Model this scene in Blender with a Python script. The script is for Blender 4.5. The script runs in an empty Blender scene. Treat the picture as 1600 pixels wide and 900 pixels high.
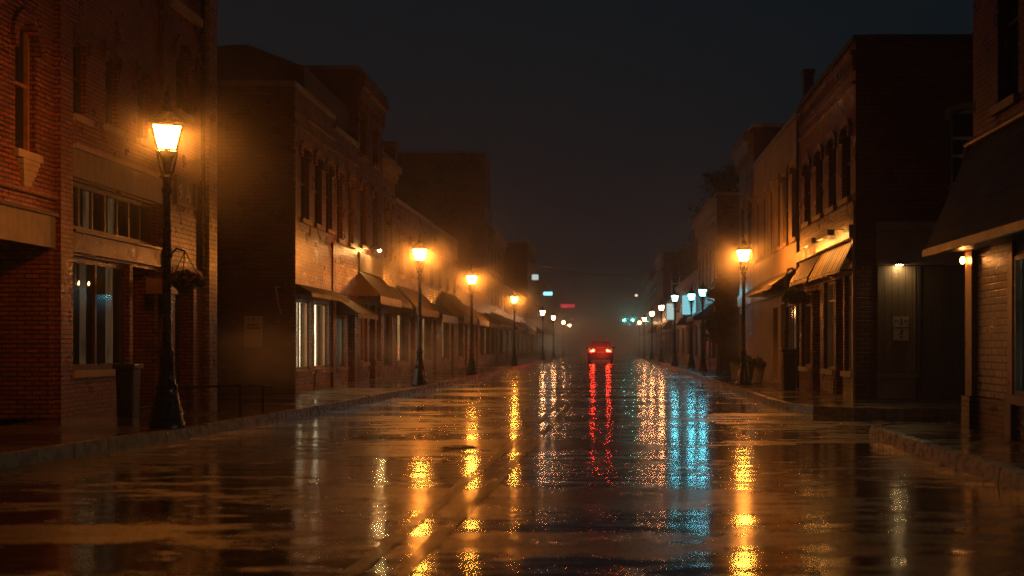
import bpy, bmesh, math, random
from mathutils import Vector
random.seed(7)
S = bpy.context.scene
COL = S.collection
PI = math.pi

# ------------------------------------------------------------------ camera, sky, exposure
CAM_H = 1.2
F_PX = 1777.8                                   # focal length in px of the 1600 px wide photograph
cd = bpy.data.cameras.new('camera')
cam = bpy.data.objects.new('camera', cd); COL.objects.link(cam)
cam.location = (0, 0, CAM_H); cam.rotation_euler = (PI/2, 0, 0)
cd.lens = 40; cd.sensor_width = 36
cd.shift_x = -148/1600; cd.shift_y = 90/1600
cd.clip_start = 0.1; cd.clip_end = 3000
cd.dof.use_dof = True; cd.dof.focus_distance = 20.0; cd.dof.aperture_fstop = 1.2
cd.dof.aperture_blades = 0
S.camera = cam

w = bpy.data.worlds.new('World'); S.world = w; w.use_nodes = True
nt = w.node_tree; nt.nodes.clear()
o_ = nt.nodes.new('ShaderNodeOutputWorld'); bg = nt.nodes.new('ShaderNodeBackground')
sky = nt.nodes.new('ShaderNodeTexSky'); sky.sky_type = 'NISHITA'; sky.sun_disc = False
sky.sun_elevation = math.radians(-4); sky.sun_rotation = math.radians(200)
mx = nt.nodes.new('ShaderNodeMixRGB'); mx.blend_type = 'ADD'; mx.inputs[0].default_value = 1
mx.inputs[2].default_value = (0.036, 0.080, 0.112, 1)        # low cloud lit by the town
nt.links.new(sky.outputs[0], mx.inputs[1]); nt.links.new(mx.outputs[0], bg.inputs[0])
bg.inputs[1].default_value = 0.085
nt.links.new(bg.outputs[0], o_.inputs[0])

S.view_settings.view_transform = 'Standard'; S.view_settings.look = 'None'
S.view_settings.exposure = 0; S.view_settings.gamma = 1; S.view_settings.use_curve_mapping = False
S.render.engine = 'CYCLES'
cy = S.cycles
cy.use_denoising = True; cy.denoising_prefilter = 'NONE'
cy.max_bounces = 6; cy.diffuse_bounces = 2; cy.glossy_bounces = 4; cy.transmission_bounces = 4
cy.transparent_max_bounces = 12; cy.volume_bounces = 0
cy.sample_clamp_indirect = 6; cy.sample_clamp_direct = 0
cy.use_light_tree = True; cy.caustics_reflective = False; cy.caustics_refractive = False
cy.blur_glossy = 0.5

LAMP_COL = (1.0, 0.28, 0.032); LAMP_L = 290.0; NEAR_L = 165.0      # the nearest lamp burns a little weaker
PALE_COL = (1.0, 0.42, 0.17); PALE_L = 105.0     # farther lamps burn paler
CYAN_COL = (0.16, 0.80, 0.95); CYAN_L = 38.0
HAZE_DENSITY = 0.0022

# ------------------------------------------------------------------ materials
def new_mat(name):
    m = bpy.data.materials.new(name); m.use_nodes = True
    n = m.node_tree; b = n.nodes['Principled BSDF']
    return m, n, b

def wallcoord(n):
    """world (along wall, height) coordinates that follow the facing of the wall"""
    g = n.nodes.new('ShaderNodeNewGeometry')
    sp = n.nodes.new('ShaderNodeSeparateXYZ'); n.links.new(g.outputs['Position'], sp.inputs[0])
    sn = n.nodes.new('ShaderNodeSeparateXYZ'); n.links.new(g.outputs['True Normal'], sn.inputs[0])
    ab = n.nodes.new('ShaderNodeMath'); ab.operation = 'ABSOLUTE'; n.links.new(sn.outputs[0], ab.inputs[0])
    gt = n.nodes.new('ShaderNodeMath'); gt.operation = 'GREATER_THAN'; gt.inputs[1].default_value = .6
    n.links.new(ab.outputs[0], gt.inputs[0])
    mu = n.nodes.new('ShaderNodeMix'); mu.data_type = 'FLOAT'
    n.links.new(gt.outputs[0], mu.inputs[0]); n.links.new(sp.outputs[0], mu.inputs[2]); n.links.new(sp.outputs[1], mu.inputs[3])
    cb = n.nodes.new('ShaderNodeCombineXYZ')
    n.links.new(mu.outputs[0], cb.inputs[0]); n.links.new(sp.outputs[2], cb.inputs[1])
    return cb.outputs[0], g.outputs['Position']

def noise(n, vec, scale, detail=4, rough=.6, stretch=None):
    if stretch:
        mp = n.nodes.new('ShaderNodeMapping'); mp.inputs['Scale'].default_value = stretch
        n.links.new(vec, mp.inputs[0]); vec = mp.outputs[0]
    t = n.nodes.new('ShaderNodeTexNoise'); t.inputs['Scale'].default_value = scale
    t.inputs['Detail'].default_value = detail; t.inputs['Roughness'].default_value = rough
    n.links.new(vec, t.inputs['Vector'])
    return t.outputs['Fac']

def ramp(n, fac, lo, hi, a=0., b=1.):
    r = n.nodes.new('ShaderNodeMapRange'); r.inputs[1].default_value = lo; r.inputs[2].default_value = hi
    r.inputs[3].default_value = a; r.inputs[4].default_value = b
    n.links.new(fac, r.inputs[0]); return r.outputs[0]

def mixc(n, fac, a, b, mode='MIX'):
    m = n.nodes.new('ShaderNodeMixRGB'); m.blend_type = mode
    for i, v in ((0, fac), (1, a), (2, b)):
        if isinstance(v, (int, float)): m.inputs[i].default_value = v
        elif isinstance(v, tuple): m.inputs[i].default_value = (*v, 1)
        else: n.links.new(v, m.inputs[i])
    return m.outputs[0]

def bump(n, b, h, strength, dist):
    bp = n.nodes.new('ShaderNodeBump'); bp.inputs['Strength'].default_value = strength
    bp.inputs['Distance'].default_value = dist
    n.links.new(h, bp.inputs['Height']); n.links.new(bp.outputs[0], b.inputs['Normal'])
    return bp

def brick_mat(name, c1, c2, mortar, row=.09, width=.26, rough=(.2, .5), bs=1.):
    m, n, b = new_mat(name)
    uv, pos = wallcoord(n)
    t = n.nodes.new('ShaderNodeTexBrick')
    t.inputs['Scale'].default_value = 1; t.inputs['Brick Width'].default_value = width
    t.inputs['Row Height'].default_value = row; t.inputs['Mortar Size'].default_value = .013
    t.inputs['Mortar Smooth'].default_value = .35; t.inputs['Bias'].default_value = -.1
    t.inputs['Color1'].default_value = (*c1, 1); t.inputs['Color2'].default_value = (*c2, 1)
    t.inputs['Mortar'].default_value = (*mortar, 1)  # brick mortar set darker to carry the shade grazing light leaves in joints
    n.links.new(uv, t.inputs['Vector'])
    st = ramp(n, noise(n, pos, .9, 6, .65), .3, .72, .42, 1.15)
    g = n.nodes.new('ShaderNodeCombineXYZ')
    for i in range(3): n.links.new(st, g.inputs[i])
    c = mixc(n, 1., t.outputs['Color'], g.outputs[0], 'MULTIPLY')
    fl = ramp(n, noise(n, pos, 14, 3, .7), .25, .75, .75, 1.2)
    g2 = n.nodes.new('ShaderNodeCombineXYZ')
    for i in range(3): n.links.new(fl, g2.inputs[i])
    c = mixc(n, 1., c, g2.outputs[0], 'MULTIPLY')
    n.links.new(c, b.inputs['Base Color'])
    n.links.new(ramp(n, noise(n, pos, 2.2, 5), .3, .7, *rough), b.inputs['Roughness'])
    hgt = n.nodes.new('ShaderNodeMath'); hgt.operation = 'MULTIPLY_ADD'
    n.links.new(noise(n, pos, 55, 3), hgt.inputs[0]); hgt.inputs[1].default_value = .35
    inv = n.nodes.new('ShaderNodeMath'); inv.operation = 'SUBTRACT'; inv.inputs[0].default_value = 1
    n.links.new(t.outputs['Fac'], inv.inputs[1]); n.links.new(inv.outputs[0], hgt.inputs[2])
    bump(n, b, hgt.outputs[0], bs, .012)
    return m

def rough_mat(name, col, rough=.55, metal=0., var=.3, scale=3., bscale=40., bs=.25, bd=.006, stretch=None, spec=None):
    m, n, b = new_mat(name)
    _, pos = wallcoord(n)
    f = ramp(n, noise(n, pos, scale, 6, .65, stretch), .25, .75, 1-var, 1+var)
    g = n.nodes.new('ShaderNodeCombineXYZ')
    for i in range(3): n.links.new(f, g.inputs[i])
    n.links.new(mixc(n, 1., tuple(col), g.outputs[0], 'MULTIPLY'), b.inputs['Base Color'])
    n.links.new(ramp(n, noise(n, pos, scale*2, 4), .3, .7, max(.05, rough-.15), min(1, rough+.15)), b.inputs['Roughness'])
    b.inputs['Metallic'].default_value = metal
    if spec is not None: b.inputs['Specular IOR Level'].default_value = spec
    bump(n, b, noise(n, pos, bscale, 4, .6, stretch), bs, bd)
    return m

def plank_mat(name, col, width=.14):
    m, n, b = new_mat(name)
    uv, pos = wallcoord(n)
    sp = n.nodes.new('ShaderNodeSeparateXYZ'); n.links.new(uv, sp.inputs[0])
    d = n.nodes.new('ShaderNodeMath'); d.operation = 'DIVIDE'; d.inputs[1].default_value = width; n.links.new(sp.outputs[0], d.inputs[0])
    fr = n.nodes.new('ShaderNodeMath'); fr.operation = 'FRACT'; n.links.new(d.outputs[0], fr.inputs[0])
    pp = n.nodes.new('ShaderNodeMath'); pp.operation = 'PINGPONG'; pp.inputs[1].default_value = .5; n.links.new(fr.outputs[0], pp.inputs[0])
    edge = ramp(n, pp.outputs[0], .0, .06)
    fl = n.nodes.new('ShaderNodeMath'); fl.operation = 'FLOOR'; n.links.new(d.outputs[0], fl.inputs[0])
    wn = n.nodes.new('ShaderNodeTexWhiteNoise'); wn.noise_dimensions = '1D'; n.links.new(fl.outputs[0], wn.inputs['W'])
    v = ramp(n, wn.outputs[0], 0, 1, .7, 1.2)
    gr = ramp(n, noise(n, uv, 6, 6, .7, (6, .6, 1)), .25, .75, .55, 1.25)
    mu = n.nodes.new('ShaderNodeMath'); mu.operation = 'MULTIPLY'; n.links.new(v, mu.inputs[0]); n.links.new(gr, mu.inputs[1])
    mu2 = n.nodes.new('ShaderNodeMath'); mu2.operation = 'MULTIPLY'; n.links.new(mu.outputs[0], mu2.inputs[0]); n.links.new(ramp(n, edge, 0, 1, .25, 1), mu2.inputs[1])
    g = n.nodes.new('ShaderNodeCombineXYZ')
    for i in range(3): n.links.new(mu2.outputs[0], g.inputs[i])
    n.links.new(mixc(n, 1., tuple(col), g.outputs[0], 'MULTIPLY'), b.inputs['Base Color'])
    b.inputs['Roughness'].default_value = .5
    bump(n, b, edge, .6, .008)
    return m

def stripe_mat(name, c1, c2, width=.12):
    m, n, b = new_mat(name)
    uv, pos = wallcoord(n)
    g = n.nodes.new('ShaderNodeNewGeometry')
    sp = n.nodes.new('ShaderNodeSeparateXYZ'); n.links.new(g.outputs['Position'], sp.inputs[0])
    d = n.nodes.new('ShaderNodeMath'); d.operation = 'DIVIDE'; d.inputs[1].default_value = width; n.links.new(sp.outputs[1], d.inputs[0])
    fr = n.nodes.new('ShaderNodeMath'); fr.operation = 'FRACT'; n.links.new(d.outputs[0], fr.inputs[0])
    gt = n.nodes.new('ShaderNodeMath'); gt.operation = 'GREATER_THAN'; gt.inputs[1].default_value = .5; n.links.new(fr.outputs[0], gt.inputs[0])
    n.links.new(mixc(n, gt.outputs[0], c1, c2), b.inputs['Base Color'])
    b.inputs['Roughness'].default_value = .6
    bump(n, b, noise(n, pos, 9, 3, .6, (1, 3, 1)), .35, .02)
    return m

def emit_mat(name, col, strength):
    m = bpy.data.materials.new(name); m.use_nodes = True; n = m.node_tree; n.nodes.clear()
    o = n.nodes.new('ShaderNodeOutputMaterial'); e = n.nodes.new('ShaderNodeEmission')
    e.inputs[0].default_value = (*col, 1); e.inputs[1].default_value = strength
    n.links.new(e.outputs[0], o.inputs[0]); return m

def curtain_mat(name, col, strength):
    """a drawn curtain lit from the room behind: folds vary along its width"""
    m = bpy.data.materials.new(name); m.use_nodes = True; n = m.node_tree; n.nodes.clear()
    o = n.nodes.new('ShaderNodeOutputMaterial'); e = n.nodes.new('ShaderNodeEmission')
    uv, pos = wallcoord(n)
    f = ramp(n, noise(n, uv, 3., 4, .6, (7, .35, 1)), .32, .68, .12, 1.35)
    e.inputs[0].default_value = (*col, 1)
    mu = n.nodes.new('ShaderNodeMath'); mu.operation = 'MULTIPLY'; mu.inputs[1].default_value = strength
    n.links.new(f, mu.inputs[0]); n.links.new(mu.outputs[0], e.inputs[1])
    n.links.new(e.outputs[0], o.inputs[0]); return m

def glass_mat(name):
    m = bpy.data.materials.new(name); m.use_nodes = True; n = m.node_tree; n.nodes.clear()
    o = n.nodes.new('ShaderNodeOutputMaterial')
    t = n.nodes.new('ShaderNodeBsdfTransparent'); t.inputs[0].default_value = (.8, .82, .8, 1)
    g = n.nodes.new('ShaderNodeBsdfGlossy'); g.inputs['Roughness'].default_value = .10
    fr = n.nodes.new('ShaderNodeFresnel'); fr.inputs[0].default_value = 1.5
    mxs = n.nodes.new('ShaderNodeMixShader')
    n.links.new(fr.outputs[0], mxs.inputs[0]); n.links.new(t.outputs[0], mxs.inputs[1]); n.links.new(g.outputs[0], mxs.inputs[2])
    n.links.new(mxs.outputs[0], o.inputs[0]); return m

def wet_road(name, base, puddle_lo, puddle_hi, dry_rough, grain=1., film=.3):
    m, n, b = new_mat(name)
    _, pos = wallcoord(n)
    # wide shallow puddles lying across the lanes, broken by finer wear
    p1 = noise(n, pos, 1., 5, .58, (.22, .62, 1))
    p2 = noise(n, pos, 1., 7, .68, (1.5, 4.2, 1))
    a = n.nodes.new('ShaderNodeMath'); a.operation = 'MULTIPLY_ADD'; a.inputs[1].default_value = .8
    n.links.new(p2, a.inputs[0]); n.links.new(p1, a.inputs[2])
    wet = ramp(n, a.outputs[0], puddle_lo, puddle_hi)            # 1 = standing water
    c = mixc(n, wet, base, tuple(v*.45 for v in base))
    fl = ramp(n, noise(n, pos, 32, 3, .8), .35, .66, .25, 2.1)
    g = n.nodes.new('ShaderNodeCombineXYZ')
    for i in range(3): n.links.new(fl, g.inputs[i])
    n.links.new(mixc(n, 1., c, g.outputs[0], 'MULTIPLY'), b.inputs['Base Color'])
    rr = n.nodes.new('ShaderNodeMix'); rr.data_type = 'FLOAT'
    n.links.new(wet, rr.inputs[0])
    n.links.new(ramp(n, p2, .3, .7, dry_rough-.07, dry_rough+.1), rr.inputs[2]); rr.inputs[3].default_value = .085
    n.links.new(rr.outputs[0], b.inputs['Roughness'])
    b.inputs['IOR'].default_value = 1.5
    gs = ramp(n, noise(n, pos, 26, 3, .75), .36, .62, .04, .95)       # oily and gritty grains shine unequally
    gl = n.nodes.new('ShaderNodeMix'); gl.data_type = 'FLOAT'; n.links.new(wet, gl.inputs[0])
    n.links.new(gs, gl.inputs[2]); gl.inputs[3].default_value = .8
    n.links.new(gl.outputs[0], b.inputs['Specular IOR Level'])
    # aggregate grain (only where no water covers it) plus very slight ripples
    vo = n.nodes.new('ShaderNodeTexVoronoi'); vo.inputs['Scale'].default_value = 38
    n.links.new(pos, vo.inputs['Vector'])
    gh = n.nodes.new('ShaderNodeMath'); gh.operation = 'MULTIPLY_ADD'; gh.inputs[1].default_value = .25
    n.links.new(vo.outputs['Distance'], gh.inputs[0]); n.links.new(noise(n, pos, 15, 7, .62), gh.inputs[2])
    dry = n.nodes.new('ShaderNodeMath'); dry.operation = 'MULTIPLY_ADD'; dry.inputs[1].default_value = -.93; dry.inputs[2].default_value = 1.0
    n.links.new(wet, dry.inputs[0])
    gm = n.nodes.new('ShaderNodeMath'); gm.operation = 'MULTIPLY'
    n.links.new(gh.outputs[0], gm.inputs[0]); n.links.new(dry.outputs[0], gm.inputs[1])
    bp = bump(n, b, gm.outputs[0], 1.*grain, .013)
    bp2 = n.nodes.new('ShaderNodeBump'); bp2.inputs['Strength'].default_value = .6; bp2.inputs['Distance'].default_value = .02
    n.links.new(noise(n, pos, 1.6, 5, .55, (.45, 2.2, 1)), bp2.inputs['Height'])
    n.links.new(bp2.outputs[0], bp.inputs['Normal'])
    # thin film of water over the stone: a second, glossier reflection
    b.inputs['Coat Roughness'].default_value = .12; b.inputs['Coat IOR'].default_value = 1.33
    n.links.new(ramp(n, wet, 0, 1, film, .35), b.inputs['Coat Weight'])
    bp3 = n.nodes.new('ShaderNodeBump'); bp3.inputs['Strength'].default_value = .5*grain; bp3.inputs['Distance'].default_value = .0011
    n.links.new(noise(n, pos, 24, 5, .6), bp3.inputs['Height']); n.links.new(bp2.outputs[0], bp3.inputs['Normal'])
    n.links.new(bp3.outputs[0], b.inputs['Coat Normal'])
    return m

M = {}
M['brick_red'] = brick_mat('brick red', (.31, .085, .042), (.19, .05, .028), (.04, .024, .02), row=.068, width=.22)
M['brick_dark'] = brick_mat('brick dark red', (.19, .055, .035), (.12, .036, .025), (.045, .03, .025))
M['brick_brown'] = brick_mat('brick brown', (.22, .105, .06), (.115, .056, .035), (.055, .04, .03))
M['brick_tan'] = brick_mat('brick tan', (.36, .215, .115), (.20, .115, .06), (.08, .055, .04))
M['brick_pale'] = brick_mat('brick painted pale', (.48, .38, .27), (.36, .28, .19), (.09, .07, .05))
M['plaster'] = rough_mat('plaster cream', (.29, .22, .155), .6, var=.4, scale=1.4)
M['concrete'] = rough_mat('concrete grey', (.25, .23, .21), .55, var=.4, scale=2)
M['stone'] = rough_mat('stone buff', (.28, .21, .14), .55, var=.35, scale=4)
M['trim'] = rough_mat('painted trim pale', (.38, .31, .23), .4, var=.3, scale=5)
M['fascia'] = rough_mat('fascia olive paint', (.13, .10, .055), .42, var=.4, scale=3, stretch=(1, 3, .3))
M['darkwood'] = rough_mat('dark painted wood', (.04, .026, .018), .4, var=.4, scale=4)
M['brownwood'] = rough_mat('brown varnished wood', (.26, .12, .05), .38, var=.4, scale=5)
M['whiteframe'] = rough_mat('white window paint', (.62, .60, .56), .45, var=.2)
M['roof'] = rough_mat('dark roofing felt', (.035, .035, .038), .6, var=.4)
M['iron'] = rough_mat('black painted iron', (.010, .012, .016), .28, metal=0., var=.3, bs=.015, scale=8, spec=.4)
M['bin'] = rough_mat('black bin plastic', (.012, .013, .016), .38, var=.3, bs=.2)
M['darkglass'] = rough_mat('dark window glass', (.012, .014, .018), .06, var=.1, bs=.02, bscale=4); 
M['darkglass'].node_tree.nodes['Principled BSDF'].inputs['Roughness'].default_value = .09
M['glass'] = glass_mat('shop window glass')
M['inside'] = rough_mat('dark room', (.05, .035, .025), .8)
M['planks'] = plank_mat('weathered planks', (.24, .18, .12))
M['planks_dark'] = plank_mat('dark planks', (.10, .075, .055), .2)
M['paper'] = rough_mat('cream notice paper', (.52, .44, .33), .5, var=.15)
M['ink'] = rough_mat('black lettering', (.03, .025, .02), .6)
M['aw_dark'] = rough_mat('dark canvas', (.045, .032, .022), .6, var=.4, scale=2)
M['aw_brown'] = rough_mat('brown canvas', (.09, .052, .026), .6, var=.35, scale=2)
M['aw_stripe'] = stripe_mat('striped canvas', (.42, .24, .08), (.09, .05, .03), .28)
M['aw_stripe2'] = stripe_mat('faded striped canvas', (.36, .28, .19), (.09, .07, .055), .30)
M['valance'] = rough_mat('pale valance', (.55, .48, .38), .55, var=.3)
M['shingle'] = brick_mat('slate shingles', (.022, .018, .018), (.013, .011, .011), (.012, .01, .01), row=.14, width=.2, rough=(.35, .6))
M['leaf'] = rough_mat('leaves', (.03, .045, .015), .5, var=.5, scale=5)
M['leaf_dark'] = rough_mat('dark leaves', (.035, .045, .02), .55, var=.5, scale=3)
M['flower'] = rough_mat('red petals', (.40, .05, .03), .5, var=.4)
M['bark'] = rough_mat('bark', (.07, .05, .035), .8, var=.4, scale=8)
M['pale_on'] = emit_mat('lit pale lantern glass', PALE_COL, PALE_L)
M['lamp_near'] = emit_mat('lit lantern glass of the nearest lamp', LAMP_COL, NEAR_L)
M['lamp_on'] = emit_mat('lit lantern glass', LAMP_COL, LAMP_L)
M['cyan_on'] = emit_mat('lit cyan lantern glass', CYAN_COL, CYAN_L)
M['curtain_w'] = curtain_mat('lit curtain cream', (1., .80, .48), 4.2)
M['curtain_g'] = curtain_mat('lit curtain greenish', (.80, .95, .72), 3.6)
M['curtain_near'] = curtain_mat('bright curtain', (.85, .95, .72), 3.)
M['curtain_far'] = curtain_mat('far lit curtain', (1., .72, .42), 1.6)
M['dim_low'] = curtain_mat('very dim interior', (1., .55, .25), .09)
M['dim_warm'] = curtain_mat('dim warm interior', (1., .55, .2), .75)
M['road'] = wet_road('wet asphalt', (.020, .0195, .0205), .855, .91, .34)
M['pavement'] = wet_road('wet paving', (.06, .052, .045), .84, .98, .34, .8)
M['kerb'] = rough_mat('wet kerb granite', (.20, .17, .14), .3, var=.45, scale=5, bs=.5)
M['ground'] = rough_mat('dark ground', (.05, .048, .045), .6)
M['paint_y'] = wet_road('worn centre line paint', (.20, .15, .05), .95, 1.05, .42, .5, .1)
M['castiron'] = rough_mat('cast iron cover', (.03, .028, .026), .35, metal=.6, bs=.6, bscale=60)

# ------------------------------------------------------------------ mesh helpers
class Fr:
    """a wall frame: u along the wall, v up, w out of the wall"""
    def __init__(s, O, U, W): s.O, s.U, s.W = Vector(O), Vector(U), Vector(W)
    def p(s, u, v, w=0): return s.O + s.U*u + s.W*w + Vector((0, 0, v))

class MB:
    def __init__(s): s.v = []; s.f = []
    def add(s, vs, fs):
        k = len(s.v); s.v += [tuple(p) for p in vs]; s.f += [tuple(i+k for i in f) for f in fs]; return s
    def quad(s, a, b, c, d): return s.add([a, b, c, d], [(0, 1, 2, 3)])
    def hexa(s, p):      # 8 points, bottom four then top four
        return s.add(p, [(0, 3, 2, 1), (4, 5, 6, 7), (0, 1, 5, 4), (1, 2, 6, 5), (2, 3, 7, 6), (3, 0, 4, 7)])
    def box(s, x0, x1, y0, y1, z0, z1):
        return s.hexa([(x0, y0, z0), (x1, y0, z0), (x1, y1, z0), (x0, y1, z0), (x0, y0, z1), (x1, y0, z1), (x1, y1, z1), (x0, y1, z1)])
    def fb(s, F, u0, u1, v0, v1, w0, w1):
        return s.hexa([F.p(u0, v0, w0), F.p(u1, v0, w0), F.p(u1, v0, w1), F.p(u0, v0, w1), F.p(u0, v1, w0), F.p(u1, v1, w0), F.p(u1, v1, w1), F.p(u0, v1, w1)])
    def fq(s, F, u0, u1, v0, v1, w): return s.quad(F.p(u0, v0, w), F.p(u1, v0, w), F.p(u1, v1, w), F.p(u0, v1, w))
    def prism(s, poly, z0, z1):
        n = len(poly); vs = [(x, y, z0) for x, y in poly] + [(x, y, z1) for x, y in poly]
        return s.add(vs, [tuple(range(n-1, -1, -1)), tuple(range(n, 2*n))] + [(i, (i+1) % n, (i+1) % n+n, i+n) for i in range(n)])
    def lathe(s, prof, c=(0, 0, 0), n=16, flute=0):
        vs = []; fs = []
        for r, z in prof:
            for i in range(n):
                a = 2*PI*(i+.5)/n; rr = r*(1-flute*(i % 2))
                vs.append((c[0]+rr*math.cos(a), c[1]+rr*math.sin(a), c[2]+z))
        for k in range(len(prof)-1):
            for i in range(n):
                j = (i+1) % n; fs.append((k*n+i, k*n+j, (k+1)*n+j, (k+1)*n+i))
        fs.append(tuple(range(n-1, -1, -1))); fs.append(tuple(range((len(prof)-1)*n, len(prof)*n)))
        return s.add(vs, fs)
    def tube(s, pts, r, n=8):
        pts = [Vector(p) for p in pts]; vs = []; fs = []
        rs = r if isinstance(r, (list, tuple)) else [r]*len(pts)
        for k, p in enumerate(pts):
            t = (pts[min(k+1, len(pts)-1)] - pts[max(k-1, 0)]).normalized()
            a = t.cross(Vector((0, 0, 1)))
            if a.length < .05: a = t.cross(Vector((1, 0, 0)))
            a.normalize(); b = t.cross(a)
            for i in range(n):
                th = 2*PI*i/n; vs.append(p + (a*math.cos(th) + b*math.sin(th))*rs[k])
        for k in range(len(pts)-1):
            for i in range(n):
                j = (i+1) % n; fs.append((k*n+i, k*n+j, (k+1)*n+j, (k+1)*n+i))
        fs.append(tuple(range(n-1, -1, -1))); fs.append(tuple(range((len(pts)-1)*n, len(pts)*n)))
        return s.add(vs, fs)
    def leaf(s, p, size):
        a = Vector((random.gauss(0, 1), random.gauss(0, 1), random.gauss(0, 1))).normalized()
        b = a.cross(Vector((random.gauss(0, 1), random.gauss(0, 1), random.gauss(0, 1)))).normalized()
        p = Vector(p); c = a.cross(b)
        return s.add([p-a*size, p+b*size*.42+c*size*.15, p+a*size, p-b*size*.42+c*size*.15], [(0, 1, 2, 3)])
    def build(s, name, mat, parent=None, smooth=False, label=None, bevel=0):
        org = Vector((0, 0, 0)); q = parent
        while q is not None: org += q.location; q = q.parent
        me = bpy.data.meshes.new(name)
        loc = Vector((0, 0, 0))
        if parent is None and s.v:
            xs = [p[0] for p in s.v]; ys = [p[1] for p in s.v]; zs = [p[2] for p in s.v]
            loc = Vector(((min(xs)+max(xs))/2, (min(ys)+max(ys))/2, min(zs))); org = loc
        me.from_pydata([(p[0]-org[0], p[1]-org[1], p[2]-org[2]) for p in s.v], [], s.f)
        me.materials.append(mat)
        if smooth:
            for p in me.polygons: p.use_smooth = True
            me.set_sharp_from_angle(angle=math.radians(40))
        o = bpy.data.objects.new(name, me); o.location = loc
        COL.objects.link(o); o.parent = parent
        if label: o['label'] = label
        if bevel:
            bm = o.modifiers.new('bevel', 'BEVEL'); bm.width = bevel; bm.segments = 2; bm.limit_method = 'ANGLE'
        return o

def thing(name, label, cat, loc=(0, 0, 0), group=None):
    o = bpy.data.objects.new(name, None); COL.objects.link(o); o.location = loc
    o.empty_display_size = .2
    o['label'] = label; o['category'] = cat
    if group: o['group'] = group
    return o
def tag(o, label, cat, group=None):
    o['label'] = label; o['category'] = cat
    if group: o['group'] = group
    return o
def struct(name, mb, mat):
    o = mb.build(name, mat); o['kind'] = 'structure'; return o
def copy_thing(root, loc, label, scale=1., rz=0., group=None):
    r = root.copy(); COL.objects.link(r); r.location = loc; r.scale = (scale,)*3; r.rotation_euler = (0, 0, rz); r['label'] = label
    if group: r['group'] = group
    def kids(src, dst):
        for ch in src.children:
            c = ch.copy(); COL.objects.link(c); c.parent = dst; kids(ch, c)
    kids(root, r); return r

def letter_mb(text, F, u0, v0, size, w, mirror=False):
    """flat block lettering set on a wall frame, traced from the default font"""
    cu = bpy.data.curves.new('tmp', 'FONT'); cu.body = text; cu.size = size; cu.extrude = .002; cu.resolution_u = 2
    o = bpy.data.objects.new('tmp', cu); COL.objects.link(o)
    dg = bpy.context.evaluated_depsgraph_get(); me = o.evaluated_get(dg).to_mesh()
    vs = [F.p(u0 + (-v.co.x if mirror else v.co.x), v0 + v.co.y, w + v.co.z) for v in me.vertices]
    fs = [tuple(p.vertices) for p in me.polygons]
    o.evaluated_get(dg).to_mesh_clear(); bpy.data.objects.remove(o); bpy.data.curves.remove(cu)
    return MB().add(vs, fs)

# ------------------------------------------------------------------ ground
SW = .13                                          # pavement height
struct('ground', MB().quad((-420, -30, -.02), (420, -30, -.02), (420, 560, -.02), (-420, 560, -.02)), M['ground'])
KL = [(-2, -7.1), (5, -6.6), (9, -6.15), (11, -5.9), (14.1, -5.44), (17.6, -5.13), (22.9, -4.98), (28.4, -4.76), (40, -4.62), (60, -4.5), (120, -4.4), (400, -4.4)]
KR0 = [(3.4, -2), (3.4, 9.3), (3.42, 14.7), (3.5, 15.2), (3.72, 15.5), (4.1, 15.68), (4.7, 15.74), (30, 15.75)]
KR1 = [(30, 19.1), (5.0, 19.1), (4.2, 19.3), (3.6, 19.9), (3.3, 20.8), (3.2, 22.4), (3.25, 31.7), (3.3, 57), (3.35, 120), (3.4, 400)]
KL = [(x, y) for y, x in KL]
# the road as one sheet between the kerbs, the side lane included
struct('road', MB().quad((-9, -12, 0), (30, -12, 0), (30, 400, 0), (-9, 400, 0)), M['road'])

def kerb(mb, line, side, seg=.55, wd=.16):
    """separate kerb stones along a polyline; side = +1 when the pavement lies left of the direction"""
    L = [Vector((x, y)) for x, y in line]
    pts = []
    for a, b in zip(L[:-1], L[1:]):
        far = min(abs(a.y), abs(b.y)) > 60
        n = max(1, int((b-a).length/(seg if not far else 4)))
        pts += [a + (b-a)*(i/n) for i in range(n)]
    pts.append(L[-1])
    for i in range(len(pts)-1):
        a, b = pts[i], pts[i+1]; d = b-a
        if d.length < .01: continue
        t = d.normalized(); nr = Vector((-t.y, t.x))*side
        g = t*.006
        dz = random.uniform(-.006, .006); dx = random.uniform(-.004, .004)
        a0 = a+g+nr*dx; b0 = b-g+nr*dx
        mb.hexa([(*(a0), -.01), (*(b0), -.01), (*(b0+nr*wd), -.01), (*(a0+nr*wd), -.01),
                 (*(a0+nr*.02), SW+.012+dz), (*(b0+nr*.02), SW+.012+dz), (*(b0+nr*wd), SW+.012+dz), (*(a0+nr*wd), SW+.012+dz)])
def offset(line, d):
    return [(x+d, y) for x, y in line]
kl = MB(); kerb(kl, KL, 1); struct('kerb', kl, M['kerb'])
k0 = MB(); kerb(k0, KR0, -1); struct('kerb', k0, M['kerb'])
k1 = MB(); kerb(k1, KR1, -1); struct('kerb', k1, M['kerb'])
pv = MB().prism([(x-.14, y) for x, y in KL] + [(-30, 400), (-30, -2)], -.015, SW); struct('pavement', pv, M['pavement'])
pv = MB().prism([(3.54, -2), (3.54, 9.3), (3.56, 14.68), (3.63, 15.1), (3.80, 15.36), (4.14, 15.53), (4.7, 15.59), (30, 15.6), (30, -2)], -.015, SW); struct('pavement', pv, M['pavement'])
pv = MB().prism([(30, 19.25), (5.0, 19.25), (4.27, 19.43), (3.72, 19.97), (3.44, 20.82), (3.34, 22.4), (3.39, 31.7), (3.44, 57), (3.49, 120), (3.54, 400), (30, 400)], -.015, SW); struct('pavement', pv, M['pavement'])

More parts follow.
